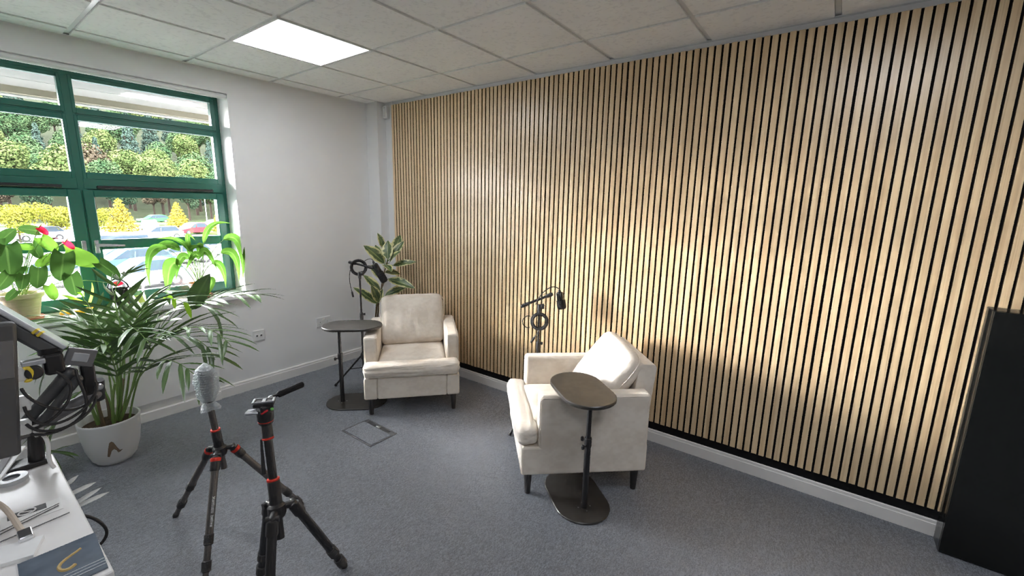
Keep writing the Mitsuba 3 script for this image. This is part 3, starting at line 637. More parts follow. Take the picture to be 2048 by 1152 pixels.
# left stand by the corner
boom_stand(0.742, 0.728, 1.03, 0.30, (math.radians(-58), math.radians(68), math.radians(186)), (0.757, 0.606, 1.115), (0.640, 0.760, 1.070), 'black microphone stand behind the left side table by the corner armchair')
mic('microphone', (0.622, 0.764, 1.108), (0.588, 0.862, 0.952), 'black broadcast microphone angled down in front of the rubber plant')
coil('coiled_cable', (0.716, 0.680, 1.072), 0.058, 0.018, (CAM-np.array([.7, .67, 1.07])), 'coil of black cable hung on the left microphone stand', [(0.760, 0.632, 1.06), (0.768, 0.620, 1.0), (0.770, 0.626, 0.93), (0.766, 0.640, 0.865)])
add('microphone__cable', tube(spline([(0.690, 0.690, 1.10), (0.655, 0.725, 1.140), (0.632, 0.748, 1.142), (0.624, 0.760, 1.118)], 16), .003, 7), 'rubber_black', 40)
# right stand behind the second chair
boom_stand(0.322, 2.268, 0.912, 0.26, (math.radians(-130), math.radians(110), math.radians(-10)), (0.372, 2.148, 0.902), (0.238, 2.312, 0.992), 'black microphone stand behind the right armchair against the slatted wall')
mic('microphone_001', (0.190, 2.352, 1.012), (0.205, 2.388, 0.888), 'black broadcast microphone hanging from its boom in front of the slats')
coil('coiled_cable_001', (0.330, 2.278, 0.803), 0.054, 0.017, (CAM-np.array([.32, 2.27, .8])), 'coil of black cable hung on the right microphone stand', [(0.350, 2.290, 0.752), (0.352, 2.282, 0.73), (0.358, 2.272, 0.708), (0.362, 2.262, 0.690)])
add('microphone_001__cable', tube(spline([(0.325, 2.240, 0.920), (0.285, 2.285, 1.020), (0.235, 2.325, 1.050), (0.196, 2.348, 1.032)], 18), .003, 7), 'rubber_black', 40)
add('coiled_cable_001__loose_loop', tube(spline([(0.372, 2.225, 0.84), (0.392, 2.195, 0.835), (0.402, 2.180, 0.800), (0.395, 2.195, 0.765), (0.375, 2.225, 0.760)], 20), .0028, 7), 'rubber_black', 40)

# ------------------------------------------------------------------ black cabinet on the right
cx0, cx1, cy0, cy1, ch = 0.022, 0.145, 4.508, 5.40, 1.212
add('black_cabinet__case', box(cx0, cx1-0.012, cy0, cy1, 0.0, ch, 0.003), 'cabinet_black', False)
for q, (a, b) in enumerate(((cy0+.001, 4.953), (4.956, cy1-.001))):
    dk = 'black_cabinet__door'+('' if q == 0 else '_001')
    add(dk, box(cx1-0.0115, cx1, a, b, 0.004, ch-.001, 0.002), 'cabinet_black', False)
    yy = b-.04 if q == 0 else a+.04
    add(dk+'__knob', stack((cx1-.001, yy, .62), (cx1+.02, yy, .62), [(0, .006), (.4, .006), (.5, .012), (1, .011)], 14), 'metal_black', 30)
tag('black_cabinet', 'glossy black cabinet standing against the slatted wall at the right edge', 'cabinet')

# ------------------------------------------------------------------ tripods
def tripod(hub, feet, col_top, sc, tubes, lettering, label):
    k = num('tripod'); hub = np.asarray(hub, float); ct = np.asarray(col_top, float)
    up = (ct-hub)/np.linalg.norm(ct-hub)
    A = lambda n, m, mt, sm=30: add(k+'__'+n, m, mt, sm)
    A('centre_column', stack(hub-up*.10*sc, ct, [(0, .0132*sc), (1, .0132*sc)], 20), tubes)
    A('spider', stack(hub-up*.030*sc, hub+up*.045*sc, [(0, .022*sc), (.15, .028*sc), (.5, .028*sc), (.62, .020*sc), (1, .019*sc)], 24), 'metal_black')
    A('column_collar', stack(hub+up*.045*sc, hub+up*.095*sc, [(0, .0185*sc), (.1, .0195*sc), (.9, .0195*sc), (1, .017*sc)], 24), 'rubber_black')
    rk = num(k+'__trim_ring'); add(rk, stack(hub+up*.093*sc, hub+up*.101*sc, [(0, .0188*sc), (.3, .0202*sc), (.7, .0202*sc), (1, .0188*sc)], 24), 'anodised_red', 30); labels[rk] = {'label': 'orange red trim ring'}
    for q, (ft, secs) in enumerate(feet):
        ft = np.asarray(ft, float); h = ft-hub; h[2] = 0; h /= np.linalg.norm(h)
        p0 = hub+h*.050*sc+[0, 0, -.004*sc]; d = (ft-p0); L = np.linalg.norm(d); d /= L
        lk = k+'__leg'+('' if q == 0 else f'_{q:03d}')
        r0 = .0150*sc
        prof = [(0, .010*sc), (.01, r0*1.12), (.14, r0*1.12), (.15, r0)]
        add(lk, cat([stack(p0, p0+d*L*secs[0], prof+[(1, r0)], 18)]+[stack(p0+d*L*secs[i]*0.98, p0+d*L*secs[i+1], [(0, r0*(.86-.13*i)), (1, r0*(.86-.13*i))], 16) for i in range(len(secs)-1)]), tubes, 30)
        add(lk+'__shoulder', cat([hull(np.vstack([_ico*.011*sc+hub+h*.022*sc, _ico*.013*sc+p0])), cyl(p0-np.cross(h, [0, 0, 1])*.020*sc, p0+np.cross(h, [0, 0, 1])*.020*sc, .010*sc, n=14), stack(p0+d*L*.01, p0+d*L*.13, [(0, r0*1.2), (.1, r0*1.28), (.9, r0*1.28), (1, r0*1.15)], 18)]), 'metal_black', 40)
        rr = lk+'__trim_ring'
        if tubes == 'carbon': labels[rr] = {'label': 'orange red trim ring'}; add(rr, stack(p0+d*L*.018, p0+d*L*.052, [(0, r0*1.26), (.2, r0*1.36), (.8, r0*1.36), (1, r0*1.26)], 18), 'anodised_red', 30)
        for i, s in enumerate(secs[:-1]):
            tk = lk+'__twist_lock'+('' if i == 0 else f'_{i:03d}')
            rg = [(0, r0*1.02), (.06, r0*1.22)]+sum([[(.1+.08*j, r0*1.22), (.14+.08*j, r0*1.14)] for j in range(9)], [])+[(.9, r0*1.22), (1, r0*.95)]
            add(tk, stack(p0+d*(L*s-.012), p0+d*(L*s+.030*sc), rg, 18), 'rubber_black', 30)
        add(lk+'__rubber_foot', stack(ft-d*.030*sc, ft-d*0.004, [(0, .009*sc), (.3, .0125*sc), (.9, .0125*sc), (1, .009*sc)], 14), 'rubber_black', 40)
        if lettering and q == 1:
            M_ = meshkit.text_mesh(lettering, .011, .0004); M_.apply_translation([0, -.0055, 0])
            # wrap the lettering round the tube, reading down the leg, on the side towards the room
            v = M_.vertices.copy(); n = CAM-(p0+d*L*.45); n = n-d*(n@d); n /= np.linalg.norm(n); b = np.cross(d, n)
            ph = -v[:, 1]/r0-0.35
            M_.vertices = p0+d*(L*.34+v[:, 0])[:, None]+(r0+.0002+v[:, 2])[:, None]*(np.cos(ph)[:, None]*n-np.sin(ph)[:, None]*-b)
            lt = lk+'__lettering'; add(lt, M_, 'white_ink', False); labels[lt] = {'label': 'white lettering down the leg'}
    tag(k, label, 'tripod'); return k, up
t1_feet = [((2.314, 1.35, 0), (.52, .78, 1)), ((2.375, 1.93, 0), (.66, .86, 1)), ((1.865, 1.777, 0), (.74, .90, 1))]
k1, up1 = tripod((2.180, 1.662, 0.440), t1_feet, (2.199, 1.652, 0.70), 1.05, 'carbon', 'Manfrotto  befree', 'dark carbon tripod topped with bubble wrap, left of the pan head tripod')
# second tripod with a pan head
t2_feet = [((1.958, 2.322, 0), (.72, .88, 1)), ((2.350, 2.440, 0), (.62, .84, 1)), ((2.205, 2.065, 0), (.70, .90, 1))]
k2, up2 = tripod((2.193, 2.250, 0.407), t2_feet, (2.168, 2.164, 0.745), 1.2, 'metal_black', None, 'black tripod with a fluid pan head and long handle in the foreground')
# pan head on the second tripod
h2_ = np.array([2.193, 2.250, 0.407]); t2_ = np.array([2.168, 2.164, 0.745]); P2 = lambda t: h2_+(t2_-h2_)*t
add(k2+'__upper_sleeve', stack(P2(.80), P2(1.0), [(0, .019), (.1, .0205), (.9, .0205), (1, .019)], 24), 'rubber_black', 30)
add(k2+'__sleeve_ring', stack(P2(.795), P2(.82), [(0, .0205), (.3, .0222), (.7, .0222), (1, .0205)], 24), 'anodised_red', 30); labels[k2+'__sleeve_ring'] = {'label': 'orange red ring'}
add(k2+'__carry_strap', hull(np.vstack([_ico*.004+P2(.80)+np.array([.021, -.012, 0]), _ico*.005+P2(.45)+np.array([.024, -.010, -.01]), _ico*.004+P2(.47)+np.array([.030, -.014, -.02])])), 'rubber_black', 40)
c0 = np.array([2.168, 2.164, 0.745])
add(k2+'__head_base', stack(c0-[0, 0, .01], c0+[0, 0, .055], [(0, .022), (.08, .027), (.25, .028), (.3, .030), (.8, .031), (.95, .028), (1, .022)], 24), 'metal_black', 30)
add(k2+'__head_ring', stack(c0+[0, 0, .002], c0+[0, 0, .008], [(0, .0272), (.3, .0288), (.7, .0288), (1, .0272)], 24), 'anodised_red', 30); labels[k2+'__head_ring'] = {'label': 'red ring'}
add(k2+'__head_body', rbox(c0[0]-.026, c0[0]+.026, c0[1]-.028, c0[1]+.028, c0[2]+.045, c0[2]+.078, .010), 'metal_black', 40)
e = np.array([-.82, .57, 0]); e2 = np.array([.57, .82, 0])      # along and across the plate
Mp = frame_matrix(c0+[0, 0, .082], e, e2, [0, 0, 1.0])
Mp2 = Mp.copy()
add(k2+'__plate_clamp', xf(rbox(-.036, .036, -.024, .024, -.010, .0035, .003), Mp), 'metal_black', 30)
pm = [rbox(-.040, .040, -.021, -.015, .004, .012, .002), rbox(-.040, .040, .015, .021, .004, .012, .002), rbox(-.040, -.031, -.021, .021, .004, .012, .002), rbox(.031, .040, -.021, .021, .004, .012, .002), rbox(-.006, .008, -.018, .018, .004, .011, .002)]
add(k2+'__quick_release_plate', xf(cat(pm), Mp), 'steel', 30); labels[k2+'__quick_release_plate'] = {'label': 'grey metal quick release plate'}
add(k2+'__plate_pads', xf(cat([box(-.030, -.007, -.014, .014, .004, .009), box(.009, .030, -.014, .014, .004, .009)]), Mp), 'rubber_black', False)
hs, he = c0+np.array([-.030, -.010, .088]), np.array([2.005, 2.165, 0.853])
add(k2+'__pan_handle', cat([stack(hs, hs+(he-hs)*.22, [(0, .006), (1, .006)], 12), stack(hs+(he-hs)*.20, he, [(0, .009), (.04, .0135), (.5, .0128), (.92, .0135), (.98, .011), (1, .006)], 18)]), 'foam_black', 30)
add(k2+'__handle_joint', stack(hs-(he-hs)*.06, hs+(he-hs)*.07, [(0, .006), (.3, .010), (.8, .010), (1, .007)], 14), 'steel', 30)
lv = c0+np.array([.036, -.020, .046])
for q in range(3):
    o = np.array([.010*q-.004, .012*q-.010, 0.002*q])
    add(num(k2+'__lock_lever'), stack(c0+[.012, -.008, .046]+o, lv+o+[.016, -.010, .004], [(0, .005), (.5, .0055), (.6, .008), (.95, .0075), (1, .004)], 12), 'steel', 30)
add(k2+'__red_lever', hull(np.vstack([_ico*.005+c0+[.020, .022, .050], _ico*.004+c0+[.006, .034, .060]])), 'red_knob', 40); labels[k2+'__red_lever'] = {'label': 'red locking lever'}
add(k2+'__bubble_level', stack(c0+[-.012, .036, .058], c0+[-.012, .036, .066], [(0, .006), (.8, .006), (1, .004)], 14), 'green_glow', 30); labels[k2+'__bubble_level'] = {'label': 'green bubble level'}
# bubble wrapped head on the first tripod
thin('bubble_plastic', (0.90, 0.94, 0.95), 0.10, 0.9, 0.55)
b0 = np.array([2.199, 1.652, 0.655])
def wrap_mesh():
    nu, nv = 110, 90; rings = []
    prof = [(0.0, .044), (.06, .038), (.13, .028), (.18, .028), (.24, .041), (.34, .050), (.50, .053), (.66, .0525), (.78, .049), (.86, .041), (.92, .026), (.97, .011), (1, .002)]
    t_, r_ = np.array(prof).T; r_ = r_*0.77; H = .225
    for k in range(nv):
        t = k/(nv-1); R = np.interp(t, t_, r_); th = np.arange(nu)*2*PI/nu
        p = np.stack([np.cos(th), np.sin(th), np.full(nu, t*3)], 1)
        R2 = R*(1+0.35*(meshkit.noise(p*1.6+5)-.5)*(1 if t < .85 else 1.5)+.16*np.sin(3*th+6*t)*(t < .2)+.055*np.cos(4*th+.6)*(t > .25))
        row = t*H/.0115; ii = np.round(row); off = (ii % 2)*.5
        ncell = max(8, round(2*PI*max(R, .02)/.0125)) if .2 < t < .93 else 18
        u = th/(2*PI)*24+off; du = (u-np.round(u))*2*PI*R/24; dv = (row-ii)*.0115
        bump_ = np.sqrt(np.clip(1-(du**2+dv**2)/.0048**2, 0, 1))*.0062*np.clip(R/.03, 0, 1)
        R3 = R2+bump_
        z = t*H+.012*(meshkit.noise(p*2+9)-.5)*(1-t)
        rings.append(np.stack([R3*np.cos(th)*1.0, R3*np.sin(th), z], 1)+b0+up1*0)
    return loft(rings, caps=False)
add(k1+'__bubble_wrap', wrap_mesh(), 'bubble_plastic', True); labels[k1+'__bubble_wrap'] = {'label': 'clear bubble wrap tied over the head'}
add(k1+'__head', stack(b0+[0, 0, .045], b0+[0, 0, .195], [(0, .012), (.1, .021), (.35, .026), (.85, .030), (.95, .026), (1, .015)], 24), 'metal_black', 30)
add(k1+'__tie', tube(np.stack([b0[0]+.0215*np.cos(np.linspace(0, 2*PI, 30)[:-1]), b0[1]+.0215*np.sin(np.linspace(0, 2*PI, 30)[:-1]), np.full(29, b0[2]+.036)], 1), .0022, 6, closed=True), 'rubber_black', 40)

# ------------------------------------------------------------------ leaves
def blade(base, tip, width, nrm, bend=0.15, fold=0.15, shape='ellipse', nu=7, nv=12, wave=0.0, seed=0):
    """one leaf from base to tip: (mesh, uv). nrm: roughly the way its upper side faces; bend: sag of its middle along nrm."""
    b, t = np.asarray(base, float), np.asarray(tip, float); d = t-b; L = np.linalg.norm(d); d /= L
    n = np.asarray(nrm, float); n = n-d*(n@d); n /= np.linalg.norm(n); s = np.cross(d, n)
    v, uv = [], []
    for k in range(nv):
        q = k/(nv-1)
        if shape == 'ellipse': w = math.sin(PI*q**0.85)**0.75
        elif shape == 'lance': w = math.sin(PI*q**0.62)**0.9
        elif shape == 'heart': w = (1-q)**0.62*(0.72+1.0*q)*1.02 if q > 0 else 0.62
        else: w = min(1, (1-q)*3.5)**0.8*min(1, .35+q*5)
        w = max(w, 0.02)*width/2
        for i in range(nu):
            a = -1+2*i/(nu-1)
            back = -0.16*L*abs(a)**1.5*(1-q)**6 if shape == 'heart' else 0
            lift = fold*abs(a)*w+bend*L*4*q*(1-q)+wave*w*math.sin(q*17+i*2+seed)*abs(a)
            v.append(b+d*(L*q+back)+s*(a*w)+n*lift); uv.append((i/(nu-1), q))
    f = []
    for k in range(nv-1):
        for i in range(nu-1):
            c = k*nu+i; f += [(c, c+1, c+nu+1), (c, c+nu+1, c+nu)]
    return TM(v, f), np.array(uv)
def add_leaf(key, mu, m): scene[key] = mikit.ply(mu[0], m, True, uv=mu[1]); return key
# rubber plant in the corner
def _varieg(p, n, uv):
    e = dr.abs(uv.x-0.5)*2; k = noise(uv.x*5+p.x*9, uv.y*9, p.z*13)
    edge = smoothstep(0.62, 0.86, e+0.55*(k-0.5)+0.12*noise(uv.y*40, p.x*30, 1.0))
    c = mix((0.030, 0.060, 0.022), (0.085, 0.125, 0.045), smoothstep(0.35, 0.75, noise(uv.x*7+p.y*7, uv.y*6, p.z*5)))
    c = mix(c, (0.55, 0.53, 0.27), edge)
    return mix(c, (0.22, 0.26, 0.10), 1-smoothstep(0.03, 0.07, e))
mat('leaf_variegated', proc(_varieg), 0.38)
mat('stem_brown', (0.10, 0.075, 0.04), 0.7); mat('stem_green', (0.12, 0.20, 0.05), 0.5)
rp = (0.425, 0.475)
add('rubber_plant__pot', lathe([(0.085, 0.0), (0.094, 0.004), (0.108, 0.12), (0.126, 0.285), (0.130, 0.30), (0.126, 0.312), (0.118, 0.310), (0.112, 0.27)], 40, (rp[0], rp[1], 0), caps=True), 'ceramic_white', 40); labels['rubber_plant__pot'] = {'label': 'white pot'}
add('rubber_plant__soil', lathe([(0.113, 0.265), (0.08, 0.275), (0.02, 0.278)], 30, (rp[0], rp[1], 0)), 'soil', 30)
stems = [[(0.44, 0.475, 0.25), (0.435, 0.49, 0.50), (0.452, 0.545, 0.70)], [(0.41, 0.48, 0.25), (0.405, 0.49, 0.55), (0.385, 0.525, 0.80), (0.345, 0.545, 1.0), (0.325, 0.575, 1.12), (0.315, 0.575, 1.2)], [(0.425, 0.455, 0.25), (0.42, 0.47, 0.5), (0.405, 0.54, 0.78), (0.37, 0.59, 0.93)]]
for q, st_ in enumerate(stems): add(num('rubber_plant__stem'), tube(spline(st_, 22), np.linspace(.009, .005, 22), 8), 'stem_brown', 40)
RUB = [([0.35, 0.54, 1.198], [0.394, 0.519, 1.343], 0.047), ([0.272, 0.583, 1.125], [0.139, 0.53, 1.314], 0.079), ([0.318, 0.612, 1.108], [0.193, 0.644, 1.266], 0.061), ([0.37, 0.628, 1.105], [0.314, 0.564, 1.272], 0.079), ([0.363, 0.565, 1.061], [0.517, 0.474, 1.232], 0.089), ([0.325, 0.524, 1.087], [0.3, 0.345, 1.214], 0.047), ([0.335, 0.602, 1.067], [0.324, 0.751, 1.185], 0.07), ([0.319, 0.631, 1.044], [0.183, 0.803, 1.081], 0.051), ([0.368, 0.563, 1.047], [0.461, 0.79, 1.016], 0.061), ([0.364, 0.61, 0.92], [0.272, 0.877, 0.851], 0.07), ([0.372, 0.567, 0.753], [0.2, 0.687, 0.836], 0.065), ([0.46, 0.554, 0.693], [0.627, 0.446, 0.855], 0.065), ([0.425, 0.565, 0.804], [0.528, 0.462, 0.96], 0.065), ([0.476, 0.608, 0.723], [0.556, 0.617, 0.89], 0.065), ([0.457, 0.557, 0.698], [0.436, 0.626, 0.837], 0.056), ([0.365, 0.529, 0.901], [0.35, 0.339, 1.023], 0.061), ([0.341, 0.539, 0.971], [0.131, 0.495, 0.927], 0.056)]
allst = np.vstack([spline(s_, 30) for s_ in stems])
for q, (b, t, w) in enumerate(RUB):
    b = np.array(b); t = np.array(t); tc = CAM-b; tc /= np.linalg.norm(tc); d = (t-b)/np.linalg.norm(t-b)
    face = tc*0.75+np.array([0, 0, .65])+np.array([rng.uniform(-.3, .3), rng.uniform(-.3, .3), 0])
    lk = num('rubber_plant__leaf'); add_leaf(lk, blade(b, t, w*1.35, face, 0.06, 0.22, 'ellipse', 9, 14, 0.06, q), 'leaf_variegated')
    s_ = allst[np.argmin(np.linalg.norm(allst-b+[0, 0, .04], axis=1))]
    add(lk+'__stalk', tube(spline([s_, (s_+b)/2+[0, 0, .006], b], 8), .003, 6), 'stem_green', 40)
tag('rubber_plant', 'variegated rubber plant in a white pot behind the corner armchair', 'potted plant')

# palm on the floor below the window
def _palm(p, n, uv):
    c = mix((0.028, 0.065, 0.018), (0.065, 0.125, 0.032), noise(p.x*14, p.y*14, p.z*14))
    return mix(c, (0.10, 0.16, 0.05), 0.5*(1-smoothstep(0.02, 0.10, dr.abs(uv.x-0.5))))
mat('leaf_palm', proc(_palm), 0.33)
thin('leaf_palm_young', (0.20, 0.36, 0.03), 0.4, 1.0)
pp = (2.362, 0.440)
add('palm__pot', lathe([(0.078, 0.0), (0.088, 0.003), (0.108, 0.03), (0.130, 0.10), (0.142, 0.18), (0.149, 0.268), (0.150, 0.278), (0.146, 0.284), (0.141, 0.280), (0.134, 0.235)], 56, (pp[0], pp[1], 0)), 'ceramic_white', 40); labels['palm__pot'] = {'label': 'white rounded plant pot'}
add('palm__soil', lathe([(0.136, 0.235), (0.10, 0.246), (0.03, 0.252)], 36, (pp[0], pp[1], 0)), 'soil', 30)
# the tan mark printed on the pot
from shapely.geometry import Polygon
mk = Polygon([(-.030, -.052), (-.022, -.010), (-.010, .048), (0, .056), (.008, .046), (.020, .004), (.030, -.022), (.044, -.024), (.034, -.034), (.022, -.040), (.016, -.016), (.006, -.004), (-.006, -.016), (-.012, -.036), (-.020, -.058)])
mm = trimesh.creation.extrude_polygon(mk, 0.0008)
mm = mm.subdivide().subdivide().subdivide()
va = mm.vertices.copy(); az = math.atan2(CAM[1]-pp[1], CAM[0]-pp[0])-0.05
prof_r = lambda z: np.interp(z, [0.003, .03, .10, .18, .268], [.088, .108, .130, .142, .149])
zz = 0.125+va[:, 1]*.92; rr_ = prof_r(zz)+0.0003+va[:, 2]; an_ = az+va[:, 0]/.13
mm.vertices = np.stack([pp[0]+rr_*np.cos(an_), pp[1]+rr_*np.sin(an_), zz], 1)
add('palm__pot__printed_mark', mm, 'tan_print', False); labels['palm__pot__printed_mark'] = {'label': 'tan printed mark like a letter A'}
FR = [[[2.294, 0.505, 0.321], [2.057, 0.575, 0.831], [1.846, 0.727, 0.98], [1.646, 0.987, 1.013]], [[2.294, 0.505, 0.321], [2.155, 0.725, 0.755], [2.032, 0.938, 0.877], [1.922, 1.199, 0.792]], [[2.284, 0.442, 0.297], [2.042, 0.423, 0.833], [1.915, 0.484, 0.915], [1.769, 0.628, 0.814]], [[2.293, 0.429, 0.296], [2.127, 0.258, 0.816], [2.015, 0.202, 0.96], [1.922, 0.307, 0.963]], [[2.306, 0.411, 0.296], [2.216, 0.282, 0.81], [2.212, 0.246, 0.999], [2.14, 0.36, 1.153]], [[2.331, 0.378, 0.295], [2.306, 0.211, 0.712], [2.323, 0.12, 0.92], [2.348, 0.11, 1.015]], [[2.322, 0.467, 0.32], [2.325, 0.497, 0.749], [2.438, 0.459, 0.92], [2.615, 0.351, 0.873]], [[2.322, 0.467, 0.32], [2.344, 0.38, 0.623], [2.433, 0.332, 0.728], [2.569, 0.296, 0.594]], [[2.345, 0.446, 0.289], [2.403, 0.409, 0.491], [2.483, 0.399, 0.451], [2.597, 0.416, 0.154]], [[2.306, 0.494, 0.305], [2.224, 0.758, 0.626], [2.175, 0.965, 0.723], [2.089, 1.194, 0.637]], [[2.313, 0.48, 0.32], [2.307, 0.689, 0.756], [2.298, 0.826, 0.9], [2.255, 1.071, 0.855]], [[2.313, 0.48, 0.32], [2.341, 0.662, 0.699], [2.388, 0.764, 0.823], [2.471, 0.805, 0.77]], [[2.293, 0.429, 0.296], [2.173, 0.54, 0.72], [2.062, 0.669, 0.785], [1.917, 0.913, 0.638]], [[2.322, 0.467, 0.32], [2.266, 0.585, 0.722], [2.184, 0.701, 0.972], [2.022, 0.992, 1.013]]]
pr_ = np.random.default_rng(5)
for fi, fpts in enumerate(FR):
    fpts = np.array(fpts); root = np.array([pp[0]+(fpts[0, 0]-pp[0])*.6, pp[1]+(fpts[0, 1]-pp[1])*.6, 0.24])
    cv = spline(np.vstack([root, fpts]), 60); tg = np.gradient(cv, axis=0); tg /= np.linalg.norm(tg, axis=1, keepdims=True)
    fk = num('palm__frond')
    add(fk, tube(cv, np.linspace(.0062, .0018, 60), 7), 'stem_green', 40); labels[fk] = {'label': 'palm frond'}
    n_ = 10 if fi not in (5, 7, 8) else 8
    for q in range(n_):
        fr = 0.46+0.54*(q+.5)/n_; i = min(59, int(fr*59)); o = cv[i]; d = tg[i]
        side = np.cross(d, [0, 0, 1.0]); side /= np.linalg.norm(side)+1e-9; upv = np.cross(side, d)
        for s in (-1, 1):
            Lf = (0.30 if n_ == 10 else 0.25)*math.sin(PI*(0.22+0.66*(q+.5)/n_))**0.8*pr_.uniform(.85, 1.12)
            dirv = d*pr_.uniform(.72, .95)+side*s*pr_.uniform(.55, .85)+upv*pr_.uniform(.02, .30)
            dirv /= np.linalg.norm(dirv); tip = o+dirv*Lf+np.array([0, 0, -.28*Lf*pr_.uniform(.5, 1.3)])
            tip[1] = max(tip[1], 0.02 if tip[2] < 0.80 else -0.13)
            if tip[1] < 0.075 and 0.78 < tip[2] < 0.88: tip[1] = 0.08
            if tip[2] < 0.03: tip[2] = 0.03
            lk = num(fk+'__leaflet')
            add_leaf(lk, blade(o, tip, pr_.uniform(.019, .026), upv+side*s*.25, 0.055, 0.30, 'strap', 3, 7), 'leaf_palm_young' if (fi == 13 and q > 6 and s > 0) or (fi == 5 and q > 5) else 'leaf_palm')
for q in range(7):
    a = q*0.9; rt = np.array([pp[0]+.05*math.cos(a), pp[1]+.05*math.sin(a), .24]); add(num('palm__cane'), tube(spline([rt, rt+[.02*math.cos(a), .02*math.sin(a), .14], rt+[.045*math.cos(a+.4), .045*math.sin(a+.4), .27]], 12), np.linspace(.010, .006, 12), 8), 'stem_brown' if q % 2 else 'stem_green', 40)
bl = blade((1.955, 0.745, 0.94), (1.865, 0.83, 1.165), 0.115, (0.7, 0.8, .3), 0.05, 0.12, 'ellipse', 13, 14, 0.10, 2)
add_leaf('palm__broad_leaf', bl, 'leaf_palm'); labels['palm__broad_leaf'] = {'label': 'broad pleated leaf'}
add('palm__broad_leaf__stalk', tube(spline([(2.28, .50, .25), (2.14, .60, .70), (2.02, .70, .88), (1.955, .745, .94)], 24), np.linspace(.006, .003, 24), 7), 'stem_green', 40)
tag('palm', 'large palm in a white pot on the floor below the window', 'potted plant')

# anthurium on the sill
SZ = 0.856
thin('leaf_anthurium', proc(lambda p, n, uv: mix(mix((0.030, 0.075, 0.018), (0.055, 0.12, 0.026), noise(p.x*12, p.y*12, p.z*12)), (0.10, 0.18, 0.05), 0.6*(1-smoothstep(0.015, 0.06, dr.abs(uv.x-0.5))))), 0.32, 0.22)
thin('leaf_anthurium_light', (0.075, 0.16, 0.02), 0.35, 0.55)
thin('spathe_red', (0.65, 0.02, 0.05), 0.25, 0.5)
ax_, ay_ = 2.588, -0.055
add('anthurium__pot', lathe([(0.060, SZ+.016), (0.066, SZ+.016), (0.074, SZ+.06), (0.086, SZ+.13), (0.094, SZ+.148), (0.102, SZ+.150), (0.103, SZ+.172), (0.098, SZ+.176), (0.092, SZ+.172), (0.086, SZ+.145)], 44, (ax_, ay_, 0)), 'ribbed_tan', 35); labels['anthurium__pot'] = {'label': 'ribbed tan pot'}
add('anthurium__saucer', lathe([(0.062, SZ+.001), (0.080, SZ+.004), (0.088, SZ+.022), (0.085, SZ+.024), (0.078, SZ+.014), (.02, SZ+.013)], 40, (ax_, ay_, 0)), 'terracotta', 35); labels['anthurium__saucer'] = {'label': 'terracotta saucer'}
add('anthurium__soil', lathe([(0.088, SZ+.148), (0.05, SZ+.158), (0.015, SZ+.162)], 26, (ax_, ay_, 0)), 'soil', 30)
HEART = [([2.614, 0.02, 1.252], [0.006, 0.01, -0.117], 0.1), ([2.498, -0.05, 1.411], [0.045, 0.01, 0.011], 0.05), ([2.436, -0.02, 1.327], [-0.025, 0.01, -0.038], 0.059), ([2.399, 0.04, 1.194], [0.021, 0.01, -0.091], 0.095), ([2.307, 0.0, 1.227], [-0.088, 0.01, -0.053], 0.095), ([2.187, 0.03, 1.139], [-0.038, 0.01, -0.051], 0.081), ([2.366, 0.05, 1.073], [-0.003, 0.01, -0.077], 0.075), ([2.468, 0.05, 1.033], [-0.012, 0.01, -0.064], 0.051), ([2.509, 0.03, 1.133], [0.014, 0.01, -0.071], 0.068), ([2.575, 0.05, 1.116], [0.017, 0.01, -0.063], 0.049), ([2.649, 0.06, 1.127], [0.033, 0.01, -0.047], 0.058), ([2.588, -0.0, 1.164], [0.031, 0.01, -0.05], 0.052), ([2.533, 0.0, 1.31], [-0.052, 0.01, -0.009], 0.033), ([2.596, -0.04, 1.38], [-0.027, 0.01, 0.029], 0.056), ([2.461, -0.03, 1.219], [0.043, 0.01, -0.026], 0.052), ([2.494, -0.04, 1.289], [-0.014, 0.01, -0.05], 0.055), ([2.628, 0.07, 1.042], [0.032, 0.01, -0.035], 0.039), ([2.692, 0.0, 1.306], [0.048, 0.01, -0.081], 0.094), ([2.744, 0.04, 1.142], [0.043, 0.01, -0.05], 0.066)]
for q, (c, d, sz) in enumerate(HEART):
    c, d = np.array(c), np.array(d); u = d/np.linalg.norm(d); sz *= 1.25
    b, t = c-u*sz*.62, c+u*sz*.85
    face = np.array([pr_.uniform(-.3, .3), 0.75, pr_.uniform(.2, .7)])
    lk = num('anthurium__leaf'); add_leaf(lk, blade(b, t, sz*1.15, face, 0.05, 0.10, 'heart', 9, 12, 0.05, q), 'leaf_anthurium_light' if q in (2, 4, 12, 14, 7) else 'leaf_anthurium')
    rt = np.array([ax_+pr_.uniform(-.03, .03), ay_+pr_.uniform(-.02, .03), SZ+.15])
    add(lk+'__stalk', tube(spline([rt, rt*.5+b*.5+[0, 0, .05], b+u*sz*.06], 14), .0022, 6), 'stem_green', 40)
for q, (c, d) in enumerate((((2.462, -0.03, 1.425), (-.035, .01, -.045)), ((2.362, 0.0, 1.335), (-.035, .01, -.050)), ((2.165, 0.03, 1.036), (-.045, .01, .008)))):
    c, d = np.array(c), np.array(d); lk = num('anthurium__flower')
    add_leaf(lk, blade(c, c+d, .042, (.1, .8, .5), 0.08, 0.12, 'heart', 9, 10, 0.05, q), 'spathe_red'); labels[lk] = {'label': 'red flower'}
    rt = np.array([ax_-.02, ay_, SZ+.15]); add(lk+'__stalk', tube(spline([rt, rt*.5+c*.5+[0, 0, .06], c], 16), .002, 6), 'stem_green', 40)
    add(lk+'__spadix', tube([c, c+np.array([-.012, .02, .02])], [.003, .002], 7), 'leaf_yellow', 40)
tag('anthurium', 'red flowering anthurium in a ribbed tan pot at the left of the window sill', 'potted plant')

